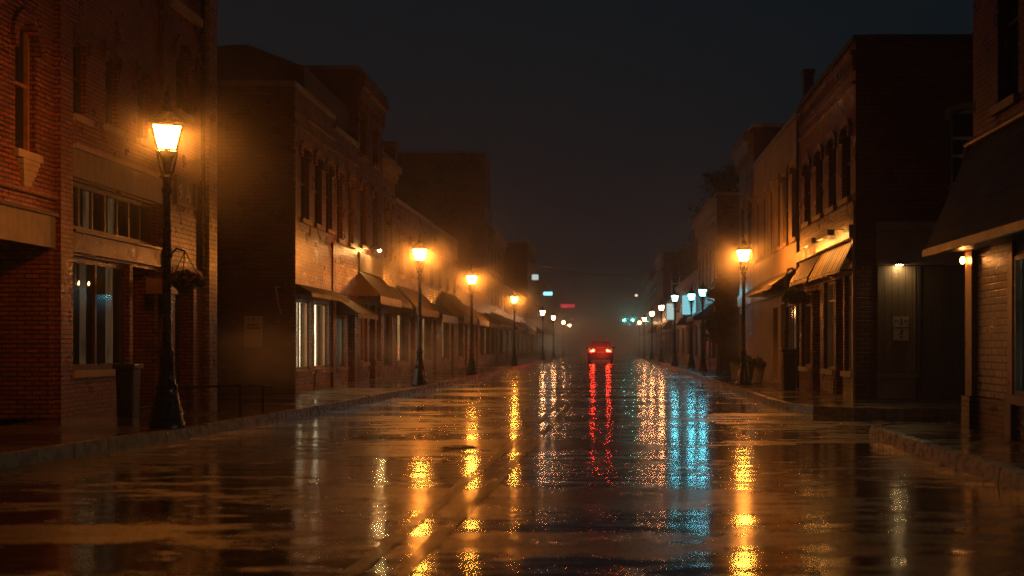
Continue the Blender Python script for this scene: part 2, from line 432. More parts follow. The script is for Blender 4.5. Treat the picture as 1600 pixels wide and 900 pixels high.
# double centre line, worn; two stripes on the road
for off in (0, .26):
    cl = MB()
    L = [(-1.52, 1), (-1.39, 6), (-1.20, 14), (-.98, 26), (-.80, 48)]
    for (xa, ya), (xb, yb) in zip(L[:-1], L[1:]):
        n = max(1, int((yb-ya)/1.1))
        for i in range(n):
            if random.random() < .10: continue
            ta, tb = i/n, (i+1)/n
            a = xa+(xb-xa)*ta+off; b = xa+(xb-xa)*tb+off; p = ya+(yb-ya)*ta; q = ya+(yb-ya)*tb
            j = random.uniform(-.008, .008)
            cl.quad((a+j, p, .005), (a+.1+j, p, .005), (b+.1, q, .005), (b, q, .005))
    o = struct('road_marking', cl, M['paint_y'])
def manhole(x, y, r, label):
    t = thing('manhole_cover', label, 'manhole cover', (x, y, .0))
    MB().lathe([(r, .003), (r, .009), (r*.93, .011), (r*.9, .008)], (x, y, 0), 32).build('rim', M['castiron'], t)
    g = MB()
    for i in range(-4, 5):
        h = math.sqrt(max(0, (r*.86)**2-(i*r*.19)**2)); g.box(x-h, x+h, y+i*r*.19-.012, y+i*r*.19+.012, .009, .014)
    g.build('tread', M['castiron'], t)
manhole(-3.0, 15.0, .34, 'large round iron cover in the wet road, left of the centre line')
manhole(-1.75, 13.4, .22, 'small round iron cover beside the worn centre line')

# ------------------------------------------------------------------ street lamps
def make_lamp(glassmat, name, label, group):
    """lantern centre 3.65 m above the road when it stands on the pavement"""
    t = thing(name, label, 'street lamp', (0, 0, 0), group)
    zc = 3.65-SW
    MB().lathe([(.215, 0), (.215, .07), (.19, .1), (.19, .2), (.165, .26), (.14, .4), (.12, .46), (.13, .5), (.105, .54), (.10, .62)], n=16).build('base', M['iron'], t, True)
    MB().lathe([(.082, .62), (.075, .86), (.088, .88), (.092, .91), (.07, .95), (.058, 1.0), (.045, zc-.68), (.06, zc-.66), (.065, zc-.62), (.045, zc-.59)], n=20, flute=.1).build('pole', M['iron'], t, True)
    MB().lathe([(.06, zc-.50), (.095, zc-.48), (.08, zc-.455), (.05, zc-.43), (.045, zc-.40)], n=16).build('collar', M['iron'], t, True)
    nk = MB().lathe([(.045, zc-.60), (.05, zc-.5), (.04, zc-.40), (.055, zc-.30), (.09, zc-.22), (.125, zc-.165)], n=16)
    for i in range(4):                              # curled brackets of the cradle
        a = PI/4 + i*PI/2; c, s_ = math.cos(a), math.sin(a)
        nk.tube([(c*.05, s_*.05, zc-.44), (c*.10, s_*.10, zc-.40), (c*.125, s_*.125, zc-.32), (c*.15, s_*.15, zc-.22), (c*.165, s_*.165, zc-.165)], .011, 6)
    nk.build('cradle', M['iron'], t, True)
    # tapered four sided lantern with small chamfers: glass and its bars
    r0, r1, z0, z1 = .106, .176, zc-.15, zc+.14
    gl = MB(); gl.lathe([(r0*1.36, z0), (r1*1.36, z1)], n=4)
    fr = MB()
    for i in range(4):
        a = 2*PI*(i+.5)/4; b = 2*PI*(i+1.5)/4
        c, s_ = math.cos(a)*1.4, math.sin(a)*1.4
        fr.tube([(c*r0, s_*r0, z0), (c*r1, s_*r1, z1)], .013, 6)
        c2, s2 = math.cos(b)*1.4, math.sin(b)*1.4
        fr.tube([(c*r0, s_*r0, z0), (c2*r0, s2*r0, z0)], .013, 6); fr.tube([(c*r1, s_*r1, z1), (c2*r1, s2*r1, z1)], .016, 6)
    gl.build('lantern_glass', glassmat, t); fr.build('lantern_frame', M['iron'], t)
    rf = MB().lathe([(r1*1.72, z1+.005), (r1*1.72, z1+.025), (r1*1.05, z1+.11), (r1*.62, z1+.17), (r1*.5, z1+.175), (r1*.42, z1+.235), (.06, z1+.27)], n=4)
    rf.build('lantern_roof', M['iron'], t)
    MB().lathe([(.05, z1+.26), (.03, z1+.29), (.05, z1+.32), (.02, z1+.36), (.028, z1+.385), (.004, z1+.44)], n=10).build('finial', M['iron'], t, True)
    return t
GL = 'lit street lamps along the pavements'
proto = make_lamp(M['lamp_near'], 'street_lamp', 'tall orange-lit street lamp nearest the viewer, beside the black bin on the left pavement', GL)
proto.location = (-5.72, 14.8, SW); proto.scale = (1.07,)*3; proto.rotation_euler = (0, 0, math.radians(21))
LL = [(-5.03, 30.6, 'orange lamp in front of the large pale-edged awning, second along the left pavement'),
      (-5.02, 42.3, 'orange lamp third along the left pavement, between the second lamp and the dark tall block'),
      (-4.95, 61, 'orange lamp fourth along the left pavement, in front of the tall windowless block'),
      (-4.78, 85, 'small orange lamp fifth along the left pavement, below the pale lit sign'),
      (-4.73, 101, 'small orange lamp sixth along the left pavement, below the cyan sign'),
      (-4.6, 121, 'tiny orange lamp seventh along the left pavement, left of the red sign'),
      (-4.5, 138, 'tiny orange lamp eighth along the left pavement, just under the red sign'),
      (-4.5, 172, 'tiny hazy lamp ninth along the left pavement, close to the car roof'),
      (-4.4, 200, 'tiny hazy lamp last of the left row, nearest the car in the picture'),
      (3.72, 30.9, 'bright orange lamp on the right pavement in front of the cream building'),
      (3.55, 74, 'small orange lamp on the right just beyond the two cyan lamps'),
      (3.5, 88, 'small orange lamp second beyond the cyan lamps on the right'),
      (3.5, 106, 'tiny orange lamp third beyond the cyan lamps on the right'),
      (3.5, 122, 'tiny orange lamp on the right just before the traffic signal'),
      (3.45, 176, 'tiny orange lamp on the right beyond the traffic signal')]
for x, y, lb in LL:
    r = copy_thing(proto, (x, y, SW), lb)
    for c in r.children:
        if c.name.startswith('lantern_glass'): c.material_slots[0].link = 'OBJECT'; c.material_slots[0].material = M['pale_on'] if y > 70 else M['lamp_on']
cy = make_lamp(M['cyan_on'], 'street_lamp', 'cyan-lit street lamp standing farthest of the cyan three on the right', 'cyan lit street lamps')
cy.location = (3.53, 59, SW)
copy_thing(cy, (4.02, 54, SW), 'cyan-lit street lamp, middle of the cyan three on the right pavement', .96)
copy_thing(cy, (4.0, 47.4, SW), 'cyan-lit street lamp half hidden behind the small dark tree', .93)

# ------------------------------------------------------------------ facade builder
def wall_grid(mb, F, W, H, ops, v0=-.13, rec=.16):
    us = sorted({0, W, *[min(max(o['u0'], 0), W) for o in ops], *[min(max(o['u1'], 0), W) for o in ops]})
    vs = sorted({v0, H, *[o['v0'] for o in ops], *[o['v1'] for o in ops]})
    for a, b in zip(us[:-1], us[1:]):
        for c, d in zip(vs[:-1], vs[1:]):
            um, vm = (a+b)/2, (c+d)/2
            if any(o['u0'] < um < o['u1'] and o['v0'] < vm < o['v1'] for o in ops): continue
            mb.fq(F, a, b, c, d, 0)
    for o in ops:
        a, b, c, d = o['u0'], o['u1'], o['v0'], o['v1']; r = o.get('rec', rec)
        mb.quad(F.p(a, c), F.p(a, d), F.p(a, d, -r), F.p(a, c, -r)); mb.quad(F.p(b, c), F.p(b, d), F.p(b, d, -r), F.p(b, c, -r))
        mb.quad(F.p(a, c), F.p(b, c), F.p(b, c, -r), F.p(a, c, -r))
        rise = o.get('arch', 0)
        if rise:
            n = 8; hw = (b-a)/2; um = (a+b)/2
            arc = [(um-hw*math.cos(PI*i/n), d-rise+rise*math.sin(PI*i/n)) for i in range(n+1)]
            for (x0, y0), (x1, y1) in zip(arc[:-1], arc[1:]):
                mb.quad(F.p(x0, y0), F.p(x1, y1), F.p(x1, d), F.p(x0, d))
                mb.quad(F.p(x0, y0), F.p(x1, y1), F.p(x1, y1, -r), F.p(x0, y0, -r))
        else:
            mb.quad(F.p(a, d), F.p(b, d), F.p(b, d, -r), F.p(a, d, -r))

def window(root, F, o):
    """one opening: frame with its bars, pane, sill, hood; shop windows get a room with curtains behind"""
    a, b, c, d = o['u0'], o['u1'], o['v0'], o['v1']; r = o.get('rec', .16); kind = o.get('kind', 'window')
    fw = o.get('fw', .05); fm = o.get('fmat', M['darkwood'])
    fb = MB()
    fb.fb(F, a, a+fw, c, d, -r+.01, -r+.07); fb.fb(F, b-fw, b, c, d, -r+.01, -r+.07)
    fb.fb(F, a+fw, b-fw, c, c+fw, -r+.01, -r+.07); fb.fb(F, a+fw, b-fw, d-fw, d, -r+.01, -r+.07)
    for k in range(1, o.get('cols', 1)):
        u = a+(b-a)*k/o['cols']; fb.fb(F, u-fw*.4, u+fw*.4, c+fw, d-fw, -r+.015, -r+.06)
    for v in o.get('rails', [(c+d)/2] if kind == 'window' else []):
        fb.fb(F, a+fw, b-fw, v-fw*.45, v+fw*.45, -r+.02, -r+.065)
    if o.get('frame_lit'): pass
    name = {'window': 'window', 'shop': 'shop_window', 'door': 'door', 'dark': 'window', 'lit': 'window'}[kind]
    if kind == 'door' and o.get('panel'): fb.fb(F, a+fw, b-fw, c+fw, c+.7, -r+.016, -r+.05)
    fo = fb.build(name, fm, root)
    glass = M['glass'] if kind in ('shop', 'lit') or o.get('clear') else M['darkglass']
    MB().fq(F, a+.002, b-.002, c+.002, d-.002, -r+.005).build('pane', glass, fo)
    if kind == 'shop' or o.get('clear'):
        dp = o.get('deep', .9); m = MB()
        m.quad(F.p(a, c, -r-dp), F.p(b, c, -r-dp), F.p(b, d, -r-dp), F.p(a, d, -r-dp))
        m.quad(F.p(a, c, -r), F.p(a, d, -r), F.p(a, d, -r-dp), F.p(a, c, -r-dp)); m.quad(F.p(b, c, -r), F.p(b, d, -r), F.p(b, d, -r-dp), F.p(b, c, -r-dp))
        m.quad(F.p(a, c, -r), F.p(b, c, -r), F.p(b, c, -r-dp), F.p(a, c, -r-dp)); m.quad(F.p(a, d, -r), F.p(b, d, -r), F.p(b, d, -r-dp), F.p(a, d, -r-dp))
        m.build('room', o.get('room', M['inside']), fo)
        for (x0, x1, cm) in o.get('curtains', []):
            n = 10; pts = []
            cu = MB()
            for i in range(n):
                q0 = a+(b-a)*(x0+(x1-x0)*i/n); q1 = a+(b-a)*(x0+(x1-x0)*(i+1)/n)
                cw = .1+o.get('cw', 0); w0 = -r-cw-.03*(i % 2); w1 = -r-cw-.03*((i+1) % 2)
                cu.quad(F.p(q0, c+.04, w0), F.p(q1, c+.04, w1), F.p(q1, d-.04, w1), F.p(q0, d-.04, w0))
            cu.build('curtain', cm, fo)
    if kind == 'door': MB().fb(F, a+fw+.02, a+fw+.05, c+.95, c+1.25, -r+.07, -r+.12).build('handle', M['trim'], fo)
    if o.get('sill'):
        MB().fb(F, a-.06, b+.06, c-.11, c-.002, -.02, .08).build('sill', o['sill'], fo)
    if o.get('hood'):
        h = MB(); rise = o.get('arch', 0); n = 8; um = (a+b)/2; hw = (b-a)/2
        def arc(k, i): return (um-(hw+k)*math.cos(PI*i/n), d-rise+(rise+k)*math.sin(PI*i/n)) if rise else (um-(hw+k)+2*(hw+k)*i/n, d+k*1.0)
        for i in range(n):
            x0, y0 = arc(.0, i); x1, y1 = arc(.0, i+1); X0, Y0 = arc(.13, i); X1, Y1 = arc(.13, i+1)
            if not rise: y0 = y1 = d+.003; Y0 = Y1 = d+.16
            h.hexa([F.p(x0, y0, -.01), F.p(x1, y1, -.01), F.p(x1, y1, .06), F.p(x0, y0, .06), F.p(X0, Y0, -.01), F.p(X1, Y1, -.01), F.p(X1, Y1, .06), F.p(X0, Y0, .06)])
        for e in (a-.12, b+.02): h.fb(F, e, e+.1, d-rise-.16, d-rise-.001, -.01, .07)     # corbel ends
        h.build('hood', o['hood'], fo)
    return fo

def body(root, side, x0, y0, y1, H, depth, wm, ops, side_ops=(), sidemat=None, parapet=.35, back=None):
    """the shell of a building: facade with openings, camera-side wall, far wall, back wall, roof"""
    sg = -1 if side == 'L' else 1
    F = Fr((x0, y0, SW), (0, 1, 0), (-sg, 0, 0)); W = y1-y0
    Hs = H-SW
    m = MB(); wall_grid(m, F, W, Hs, ops)
    G = Fr((x0, y0, SW), (sg, 0, 0), (0, -1, 0))
    if sidemat is None: wall_grid(m, G, depth, Hs, list(side_ops))
    F2 = Fr((x0, y1, SW), (sg, 0, 0), (0, 1, 0)); m.fq(F2, 0, depth, -.13, Hs, 0)
    m.quad(*[(x0+sg*depth, yy, zz) for yy, zz in ((y0, 0), (y1, 0), (y1, H), (y0, H))])
    m.build('wall', wm, root)
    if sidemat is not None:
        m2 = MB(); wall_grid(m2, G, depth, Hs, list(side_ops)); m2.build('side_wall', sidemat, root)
    for o in ops: 
        if o.get('kind') != 'void': window(root, F, o)
    for o in side_ops:
        if o.get('kind') != 'void': window(root, G, o)
    rz = H-parapet
    xa, xb = sorted((x0+sg*.05, x0+sg*(depth-.05)))
    r = MB().box(xa, xb, y0+.05, y1-.05, rz-.1, rz)
    r.build('roof', M['roof'], root)
    # coping on the parapet
    cp = MB(); t = .12
    xa, xb = sorted((x0-sg*.05, x0+sg*.25))
    cp.box(xa, xb, y0, y1, H+.002, H+t)
    xa, xb = sorted((x0+sg*.25, x0+sg*depth)); cp.box(xa, xb, y0-.04, y0+.2, H+.002, H+t); cp.box(xa, xb, y1-.2, y1, H+.002, H+t)
    cp.build('coping', M['concrete'] if back is None else back, root)
    return F, G

def cornice(root, F, W, z, h, out, mat, dent=True):
    z -= SW
    c = MB().fb(F, -.02, W+.0, z, z+h*.45, .002, out*.55); c.fb(F, -.04, W, z+h*.45, z+h, .002, out)
    if dent:
        n = int(W/.35)
        for i in range(n): c.fb(F, i*W/n+.05, i*W/n+.2, z-h*.35, z-.002, .002, out*.5)
    return c.build('cornice', mat, root)

def awning(root, F, u0, u1, ztop, zbot, proj, mat, val=.18, vmat=None, sides=True):
    zt, zb = ztop-SW, zbot-SW
    n = 10; m = MB(); t = .02
    for i in range(n):
        a = u0+(u1-u0)*i/n; b = u0+(u1-u0)*(i+1)/n; s0 = .02*math.sin(i*2.1); s1 = .02*math.sin((i+1)*2.1)
        m.hexa([F.p(a, zt-t, .01), F.p(b, zt-t, .01), F.p(b, zb-t+s1, proj), F.p(a, zb-t+s0, proj), F.p(a, zt, .01), F.p(b, zt, .01), F.p(b, zb+s1, proj), F.p(a, zb+s0, proj)])
    if sides:
        for u in (u0+.01, u1-.01): m.add([F.p(u, zt-t, .01), F.p(u, zb-t, proj-.02), F.p(u, zb-t, .01)], [(0, 1, 2)])
    o = m.build('awning', mat, root)
    v = MB(); k = max(3, int((u1-u0)/.25))
    for i in range(k):
        a = u0+(u1-u0)*i/k; b = u0+(u1-u0)*(i+1)/k; mid = (a+b)/2
        v.add([F.p(a, zb-.02, proj+.004), F.p(b, zb-.02, proj+.004), F.p(b, zb-val*.8, proj+.012), F.p(mid, zb-val, proj+.016), F.p(a, zb-val*.8, proj+.012)], [(0, 1, 2, 3, 4)])
    v.build('valance', vmat or mat, o)
    for u in (u0+.03, u1-.03): MB().tube([F.p(u, zb-.03, proj-.03), F.p(u, zb-.03, .01)], .015, 6).build('frame_arm', M['iron'], o)
    return o

def W_(u0, u1, v0, v1, **k):
    d = dict(u0=u0, u1=u1, v0=v0-SW, v1=v1-SW)
    if 'rails' in k: k['rails'] = [v-SW for v in k['rails']]
    d.update(k); return d

# ------------------------------------------------------------------ LEFT: nearest building with the arched window and dark garage opening
t = thing('brick_building', 'orange-red brick building at the left edge with arched window and dark cart opening', 'building', (-8.1, 9, 0))
ops = [W_(6.58, 7.14, 3.9, 5.75, arch=.3, hood=M['brick_red'], sill=M['stone'], rails=[4.85], fmat=M['brownwood']),
       W_(3.0, 3.6, 3.9, 5.75, arch=.3, hood=M['brick_red'], sill=M['stone'], rails=[4.85], fmat=M['brownwood']),
       W_(2.2, 7.55, .13, 2.62, kind='void', rec=1.6)]
F, G = body(t, 'L', -8.1, 9.0, 17.08, 10.5, 11, M['brick_red'], ops)
gd = MB().fq(F, 2.2, 7.55, 0, 2.5, -1.59); gd.build('garage_door', M['planks_dark'], t)
MB().fb(F, 1.9, 7.62, 2.62-SW, 3.08-SW, .003, .05).build('lintel_beam', M['fascia'], t)
MB().fb(F, 1.9, 7.64, 3.08-SW, 3.13-SW, .003, .09).build('drip_ledge', M['darkwood'], t)
MB().fb(F, 0, 8.05, 3.32-SW, 3.40-SW, .003, .06).build('string_course', M['brick_red'], t)
pl = MB()
pl.fb(F, 7.68, 8.06, -.1, 10.2, .004, .10); pl.build('pilaster', M['brick_red'], t)
b = MB()
for i in range(6):
    b.fb(F, 6.63+.03*i, 7.09-.03*i, 3.78-SW-.07*(i+1), 3.78-SW-.07*i-.001, .003, .09-.013*i)
b.build('corbel', M['stone'], t)

# ------------------------------------------------------------------ LEFT: shop with long display windows
t = thing('shop_building', 'red brick shop with tall display windows behind the nearest lamp', 'building', (-8.1, 17.1, 0))
fo = dict(fmat=M['darkwood'], sill=M['stone'], hood=M['brick_dark'])
ops = [W_(.17, .62, 4.72, 5.9, **fo), W_(1.3, 1.75, 4.78, 5.95, **fo), W_(2.55, 3.0, 4.78, 5.95, **fo), W_(4.3, 4.95, 5.65, 6.95, arch=.2, **fo),
       W_(.25, .8, 7.6, 8.9, **fo), W_(1.45, 2.0, 7.6, 8.9, **fo), W_(2.65, 3.2, 7.6, 8.9, **fo), W_(4.3, 4.95, 8.2, 9.4, arch=.2, **fo),
       W_(.12, 3.35, 2.98, 3.72, kind='shop', cols=7, fw=.07, deep=.5, curtains=[(.02, .12, M['dim_low']), (.3, .4, M['dim_low']), (.58, .68, M['dim_low'])]),
       W_(.10, 2.22, .82, 2.58, kind='shop', fw=.09, cols=2, sill=M['stone'], deep=1.6, fmat=M['darkwood'], curtains=[(.42, .50, M['dim_low']), (.86, .97, M['dim_low'])]),
       W_(2.35, 3.3, .14, 2.55, kind='door', fw=.1, rec=.5, panel=True, fmat=M['darkwood']),
       W_(4.25, 5.2, .14, 2.3, kind='door', fw=.1, rec=.35, panel=True, fmat=M['darkwood'])]
F, G = body(t, 'L', -8.1, 17.1, 23.3, 10.5, 11, M['brick_red'], ops)
MB().fb(F, .02, 3.5, 3.76-SW, 4.18-SW, .003, .07).build('upper_fascia', M['fascia'], t)
MB().fb(F, .02, 3.55, 4.18-SW, 4.25-SW, .003, .13).build('upper_ledge', M['stone'], t)
MB().fb(F, .02, 3.5, 2.62-SW, 2.92-SW, .003, .06).build('lower_fascia', M['darkwood'], t)
MB().fb(F, .02, 3.5, 2.92-SW, 2.96-SW, .003, .11).build('lower_ledge', M['darkwood'], t)
m = MB(); m.fb(F, 3.5, 3.72, -.1, 10.2, .004, .09); m.build('pilaster', M['brick_dark'], t)
m = MB(); m.fb(F, 5.72, 6.18, -.1, 10.2, .004, .13); m.build('pilaster', M['brick_tan'], t)
MB().fb(F, 4.0, 5.3, 2.68-SW, 3.72-SW, .003, .03).build('brick_panel', M['brick_pale'], t)
MB().fb(F, 3.9, 5.4, 2.55-SW, 2.66-SW, .003, .10).build('ledge', M['stone'], t)
MB().tube([F.p(5.5, 2.6, .08), F.p(5.5, 10.2, .08)], .045, 8).build('downpipe', M['iron'], t)
cornice(t, F, 6.2, 9.7, .5, .35, M['stone'])
MB().fb(F, 3.9, 5.6, 7.5-SW, 7.66-SW, .003, .10).build('string_course', M['stone'], t)
pq = thing('house_number_plaque', 'small framed plaque with pale figures above the pale brick panel', 'plaque', F.p(4.3, 3.9-SW, .05))
m = MB().fb(F, 4.25, 5.15, 3.90-SW, 4.36-SW, .004, .03); m.build('board', M['ink'], pq)
m = MB(); m.fb(F, 4.2, 5.2, 4.36-SW, 4.41-SW, .004, .06); m.fb(F, 4.2, 5.2, 3.85-SW, 3.90-SW, .004, .06); m.fb(F, 4.2, 4.25, 3.90-SW, 4.36-SW, .004, .06); m.fb(F, 5.15, 5.2, 3.90-SW, 4.36-SW, .004, .06)
m.build('frame', M['darkwood'], pq)
letter_mb('9 A', F, 4.35, 3.97-SW, .42, .034).build('figures', M['valance'], pq)
ch = thing('chandelier', 'small lit chandelier hanging inside the first display window', 'chandelier', F.p(1.75, 2.3-SW, -.7))
m = MB().tube([F.p(1.75, 2.58-SW, -.7), F.p(1.75, 2.2-SW, -.7)], .012, 6); bl = MB()
for i in range(7):
    a = 2*PI*i/7; q = F.p(1.75+.22*math.sin(a), 2.2-SW, -.7+.22*math.cos(a)); m.tube([F.p(1.75, 2.12-SW, -.7), q], .008, 5)
    bl.lathe([(.008, -.03), (.018, 0), (.004, .035)], q+Vector((0, 0, .03)), 6)
m.build('arms', M['trim'], ch); bl.build('bulbs', emit_mat('chandelier bulbs', (1, .55, .2), 9), ch)
hs = thing('hanging_sign', 'small brown wooden box sign hanging over the shop doorway', 'sign', F.p(2.9, 2.1, .4))
MB().fb(F, 2.55, 3.0, 2.10-SW, 2.36-SW, .14, .52).build('board', M['brownwood'], hs)
m = MB().tube([F.p(2.78, 2.45-SW, .0), F.p(2.78, 2.45-SW, .55)], .014, 6); m.tube([F.p(2.78, 2.45-SW, .2), F.p(2.78, 2.36-SW, .2)], .008, 6); m.tube([F.p(2.78, 2.45-SW, .46), F.p(2.78, 2.36-SW, .46)], .008, 6)
m.build('bracket', M['iron'], hs)

# ------------------------------------------------------------------ LEFT: corner shop beyond the alley
t = thing('corner_shop_building', 'two-storey brown brick corner shop with lit curtained windows beyond the left alley', 'building', (-7.3, 26.5, 0))
fu = dict(fmat=M['darkwood'], sill=M['brick_tan'], hood=M['brick_tan'], arch=.14)
ops = [W_(.65, 1.4, 4.25, 6.0, **fu), W_(1.95, 2.65, 4.25, 6.0, **fu), W_(3.1, 3.75, 4.25, 6.0, **fu),
       W_(.14, 1.62, .62, 2.3, kind='shop', fw=.06, cols=2, sill=M['brick_tan'], curtains=[(.02, .30, M['curtain_g']), (.46, .96, M['curtain_w'])], fmat=M['brownwood']),
       W_(1.92, 3.4, .62, 2.3, kind='shop', fw=.06, cols=2, sill=M['brick_tan'], curtains=[(.02, .26, M['curtain_g']), (.44, .94, M['curtain_w'])], fmat=M['brownwood'])]
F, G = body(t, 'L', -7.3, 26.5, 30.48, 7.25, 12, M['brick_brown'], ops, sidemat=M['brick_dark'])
MB().fb(F, .05, 3.6, 2.62-SW, 3.8-SW, .003, .03).build('brick_panel', M['brick_tan'], t)
MB().fb(F, .14, 1.62, .02, .5-SW, .003, .025).build('base_panel', M['brick_tan'], t); MB().fb(F, 1.92, 3.4, .02, .5-SW, .003, .025).build('base_panel', M['brick_tan'], t)
m = MB().fb(F, 0, .12, 0, 7.1, .003, .05); m.build('quoin', M['brick_tan'], t)
awning(t, F, .02, 3.9, 2.66, 2.45, .42, M['aw_dark'], .12)
MB().fb(F, 3.62, 3.95, 0, 3.8, .003, .06).build('pilaster', M['brick_dark'], t)
m = MB(); m.fb(F, 0, 3.95, 6.25, 6.35, .003, .05); m.fb(F, 0, 3.95, 6.55, 6.62, .003, .07); m.build('string_course', M['brick_brown'], t)
# dark hipped roof behind the parapet
m = MB(); pr = [(-16.5, 7.38), (-7.5, 7.38), (-7.5, 8.12), (-8.9, 8.66), (-9.3, 8.66), (-16.5, 7.6)]
m.add([(a, yy, b) for yy in (28.2, 33.3) for a, b in pr], [(0, 1, 2, 3, 4, 5), (11, 10, 9, 8, 7, 6)] + [(k, k+6, (k+1) % 6+6, (k+1) % 6) for k in range(6)])
m.build('gabled_roof', M['roof'], t)
m = MB(); m.fb(G, .5, 11.9, 7.05-SW, 7.2-SW, .003, .06); m.build('string_course', M['brick_dark'], t)
# notice board, wall bracket, ivy on the alley wall
nb = thing('notice_board', 'cream notice with lines of dark lettering on the dark alley wall', 'notice board', G.p(1.0, 1.2, .0))
MB().fb(G, .66, 1.18, 1.12-SW, 1.93-SW, .004, .03).build('frame', M['darkwood'], nb)
MB().fb(G, .70, 1.14, 1.16-SW, 1.89-SW, .031, .036).build('sheet', M['paper'], nb)
m = MB(); random.seed(3)
m.fb(G, .89, .95, 1.78-SW, 1.84-SW, .037, .039)
m.fb(G, .80, 1.05, 1.66-SW, 1.70-SW, .037, .039); m.fb(G, .77, 1.07, 1.58-SW, 1.63-SW, .037, .039)
for k in range(9):
    vv = 1.52-SW-k*.042; uu = .77
    while uu < 1.06:
        ww = random.uniform(.02, .06)
        if random.random() < .85: m.fb(G, uu, min(1.09, uu+ww), vv-.012, vv, .037, .039)
        uu += ww+.015
m.build('lettering', M['ink'], nb)
iv = thing('climbing_plant', 'sparse bare climbing plant on the alley wall left of the notice', 'plant', G.p(1.7, 0, .05))
m = MB(); lf = MB()
for k in range(9):
    p = G.p(1.75+random.uniform(-.1, .1), .1, .03); pts = [p]
    for q in range(9):
        p = p + Vector((random.uniform(-.12, .12)+(-.035*(k-4)*.6), 0, .24)); p.y = 26.46
        pts.append(p)
        for _ in range(7):
            if q > 4: lf.leaf(p+Vector((random.gauss(0, .1), random.uniform(-.06, 0), random.gauss(0, .1))), .035)
    m.tube(pts, [.012-.001*i for i in range(len(pts))], 5)
m.build('stem', M['bark'], iv); lf.build('foliage', M['leaf'], iv)
ab = thing('wall_bracket', 'slim bent iron bracket high on the alley wall by the corner', 'bracket', G.p(.3, 2.3, 0))
m = MB().tube([G.p(.28, 2.42, .0), G.p(.28, 2.42, .45), G.p(.2, 2.0, .5), G.p(.14, 1.8, .5)], .016, 6); m.build('arm', M['trim'], ab); MB().fb(G, .23, .33, 2.3, 2.5, .003, .02).build('wall_plate', M['iron'], ab)

# ------------------------------------------------------------------ LEFT: narrow shop with the low dark awning, then the tall one with the big awning
t = thing('narrow_shop_building', 'narrow dark brick shop with low sagging awning next to the corner shop', 'building', (-7.3, 30.5, 0))
ops = [W_(.3, .95, 4.1, 6.0, **fu), W_(1.65, 2.3, 4.1, 6.0, **fu),
       W_(.15, 1.3, .62, 2.0, kind='shop', fw=.06, cols=3, sill=M['brick_tan'], curtains=[(.02, .16, M['curtain_g']), (.42, .5, M['curtain_w']), (.72, .94, M['curtain_w'])]),
       W_(1.6, 2.5, .14, 2.1, kind='door', fw=.09, rec=.4, panel=True, fmat=M['brownwood'])]
F, G = body(t, 'L', -7.3, 30.5, 33.38, 7.0, 12, M['brick_brown'], ops)
awning(t, F, .05, 2.75, 2.5, 2.08, .62, M['aw_dark'], .14)
MB().fb(F, .05, 2.8, 2.62-SW, 3.75-SW, .003, .03).build('brick_panel', M['brick_tan'], t)
m = MB().fb(F, 0, 2.85, 6.3, 6.4, .003, .06); m.build('string_course', M['brick_brown'], t)

t = thing('tall_shop_building', 'tall dark three-storey brick shop with large sloping awning on the left', 'building', (-7.3, 33.4, 0))
ops = [W_(.35, 1.15, 6.9, 8.2, **fu), W_(2.1, 2.9, 6.9, 8.2, **fu), W_(.35, 1.15, 4.2, 6.1, **fu), W_(2.1, 2.9, 4.2, 6.1, **fu),
       W_(.3, 1.3, .7, 2.45, kind='shop', fw=.07, cols=2, curtains=[(.5, .6, M['dim_warm'])], fmat=M['brownwood'], sill=M['stone']),
       W_(1.6, 2.5, .14, 2.45, kind='door', fw=.1, rec=.4, panel=True), W_(2.7, 3.4, .7, 2.45, kind='shop', fw=.07, curtains=[(.3, .5, M['dim_warm'])])]
F, G = body(t, 'L', -7.3, 33.4, 37.0, 9.3, 12, M['brick_dark'], ops)
cornice(t, F, 3.6, 8.45, .75, .22, M['brick_red'])
awning(t, F, .0, 3.4, 3.4, 2.68, .66, M['aw_brown'], .28, M['valance'])
MB().fb(F, .05, 3.5, 3.4-SW, 3.95-SW, .003, .05).build('sign_fascia', M['plaster'], t)
wl = thing('wall_lamp', 'small lit wall lamp on the fascia above the large left awning', 'wall lamp', F.p(1.3, 3.9, .1))
MB().tube([F.p(1.25, 4.0, .05), F.p(1.25, 4.15, .2), F.p(1.25, 4.08, .36)], .018, 6).build('arm', M['iron'], wl)
MB().lathe([(.10, -.02), (.085, .03), (.03, .07)], F.p(1.25, 4.0, .38), 12).build('shade', M['iron'], wl)
MB().lathe([(.03, -.05), (.045, -.03), (.03, 0)], F.p(1.25, 3.99, .38), 10).build('bulb', emit_mat('wall lamp bulb', (1, .50, .14), 900), wl)

t = thing('parapet_shop_building', 'narrow brick shop with a tall ornate parapet beside the three-storey one', 'building', (-7.3, 37.02, 0))
ops = [W_(.35, .9, 4.2, 6.0, **fu), W_(1.25, 1.75, 4.2, 6.0, **fu), W_(.3, 1.7, .5, 2.3, kind='shop', fw=.07, cols=2)]
F, G = body(t, 'L', -7.3, 37.02, 39.2, 7.4, 12, M['brick_tan'], ops)
cornice(t, F, 2.18, 6.9, .4, .25, M['stone'])
m = MB().fb(F, 1.75, 2.15, 7.5-SW, 8.0-SW, -.3, .1); m.fb(F, 1.68, 2.16, 8.0-SW, 8.15-SW, -.35, .16); m.build('parapet_pier', M['brick_brown'], t)
awning(t, F, .0, 2.1, 3.2, 2.6, .6, M['aw_dark'], .14)

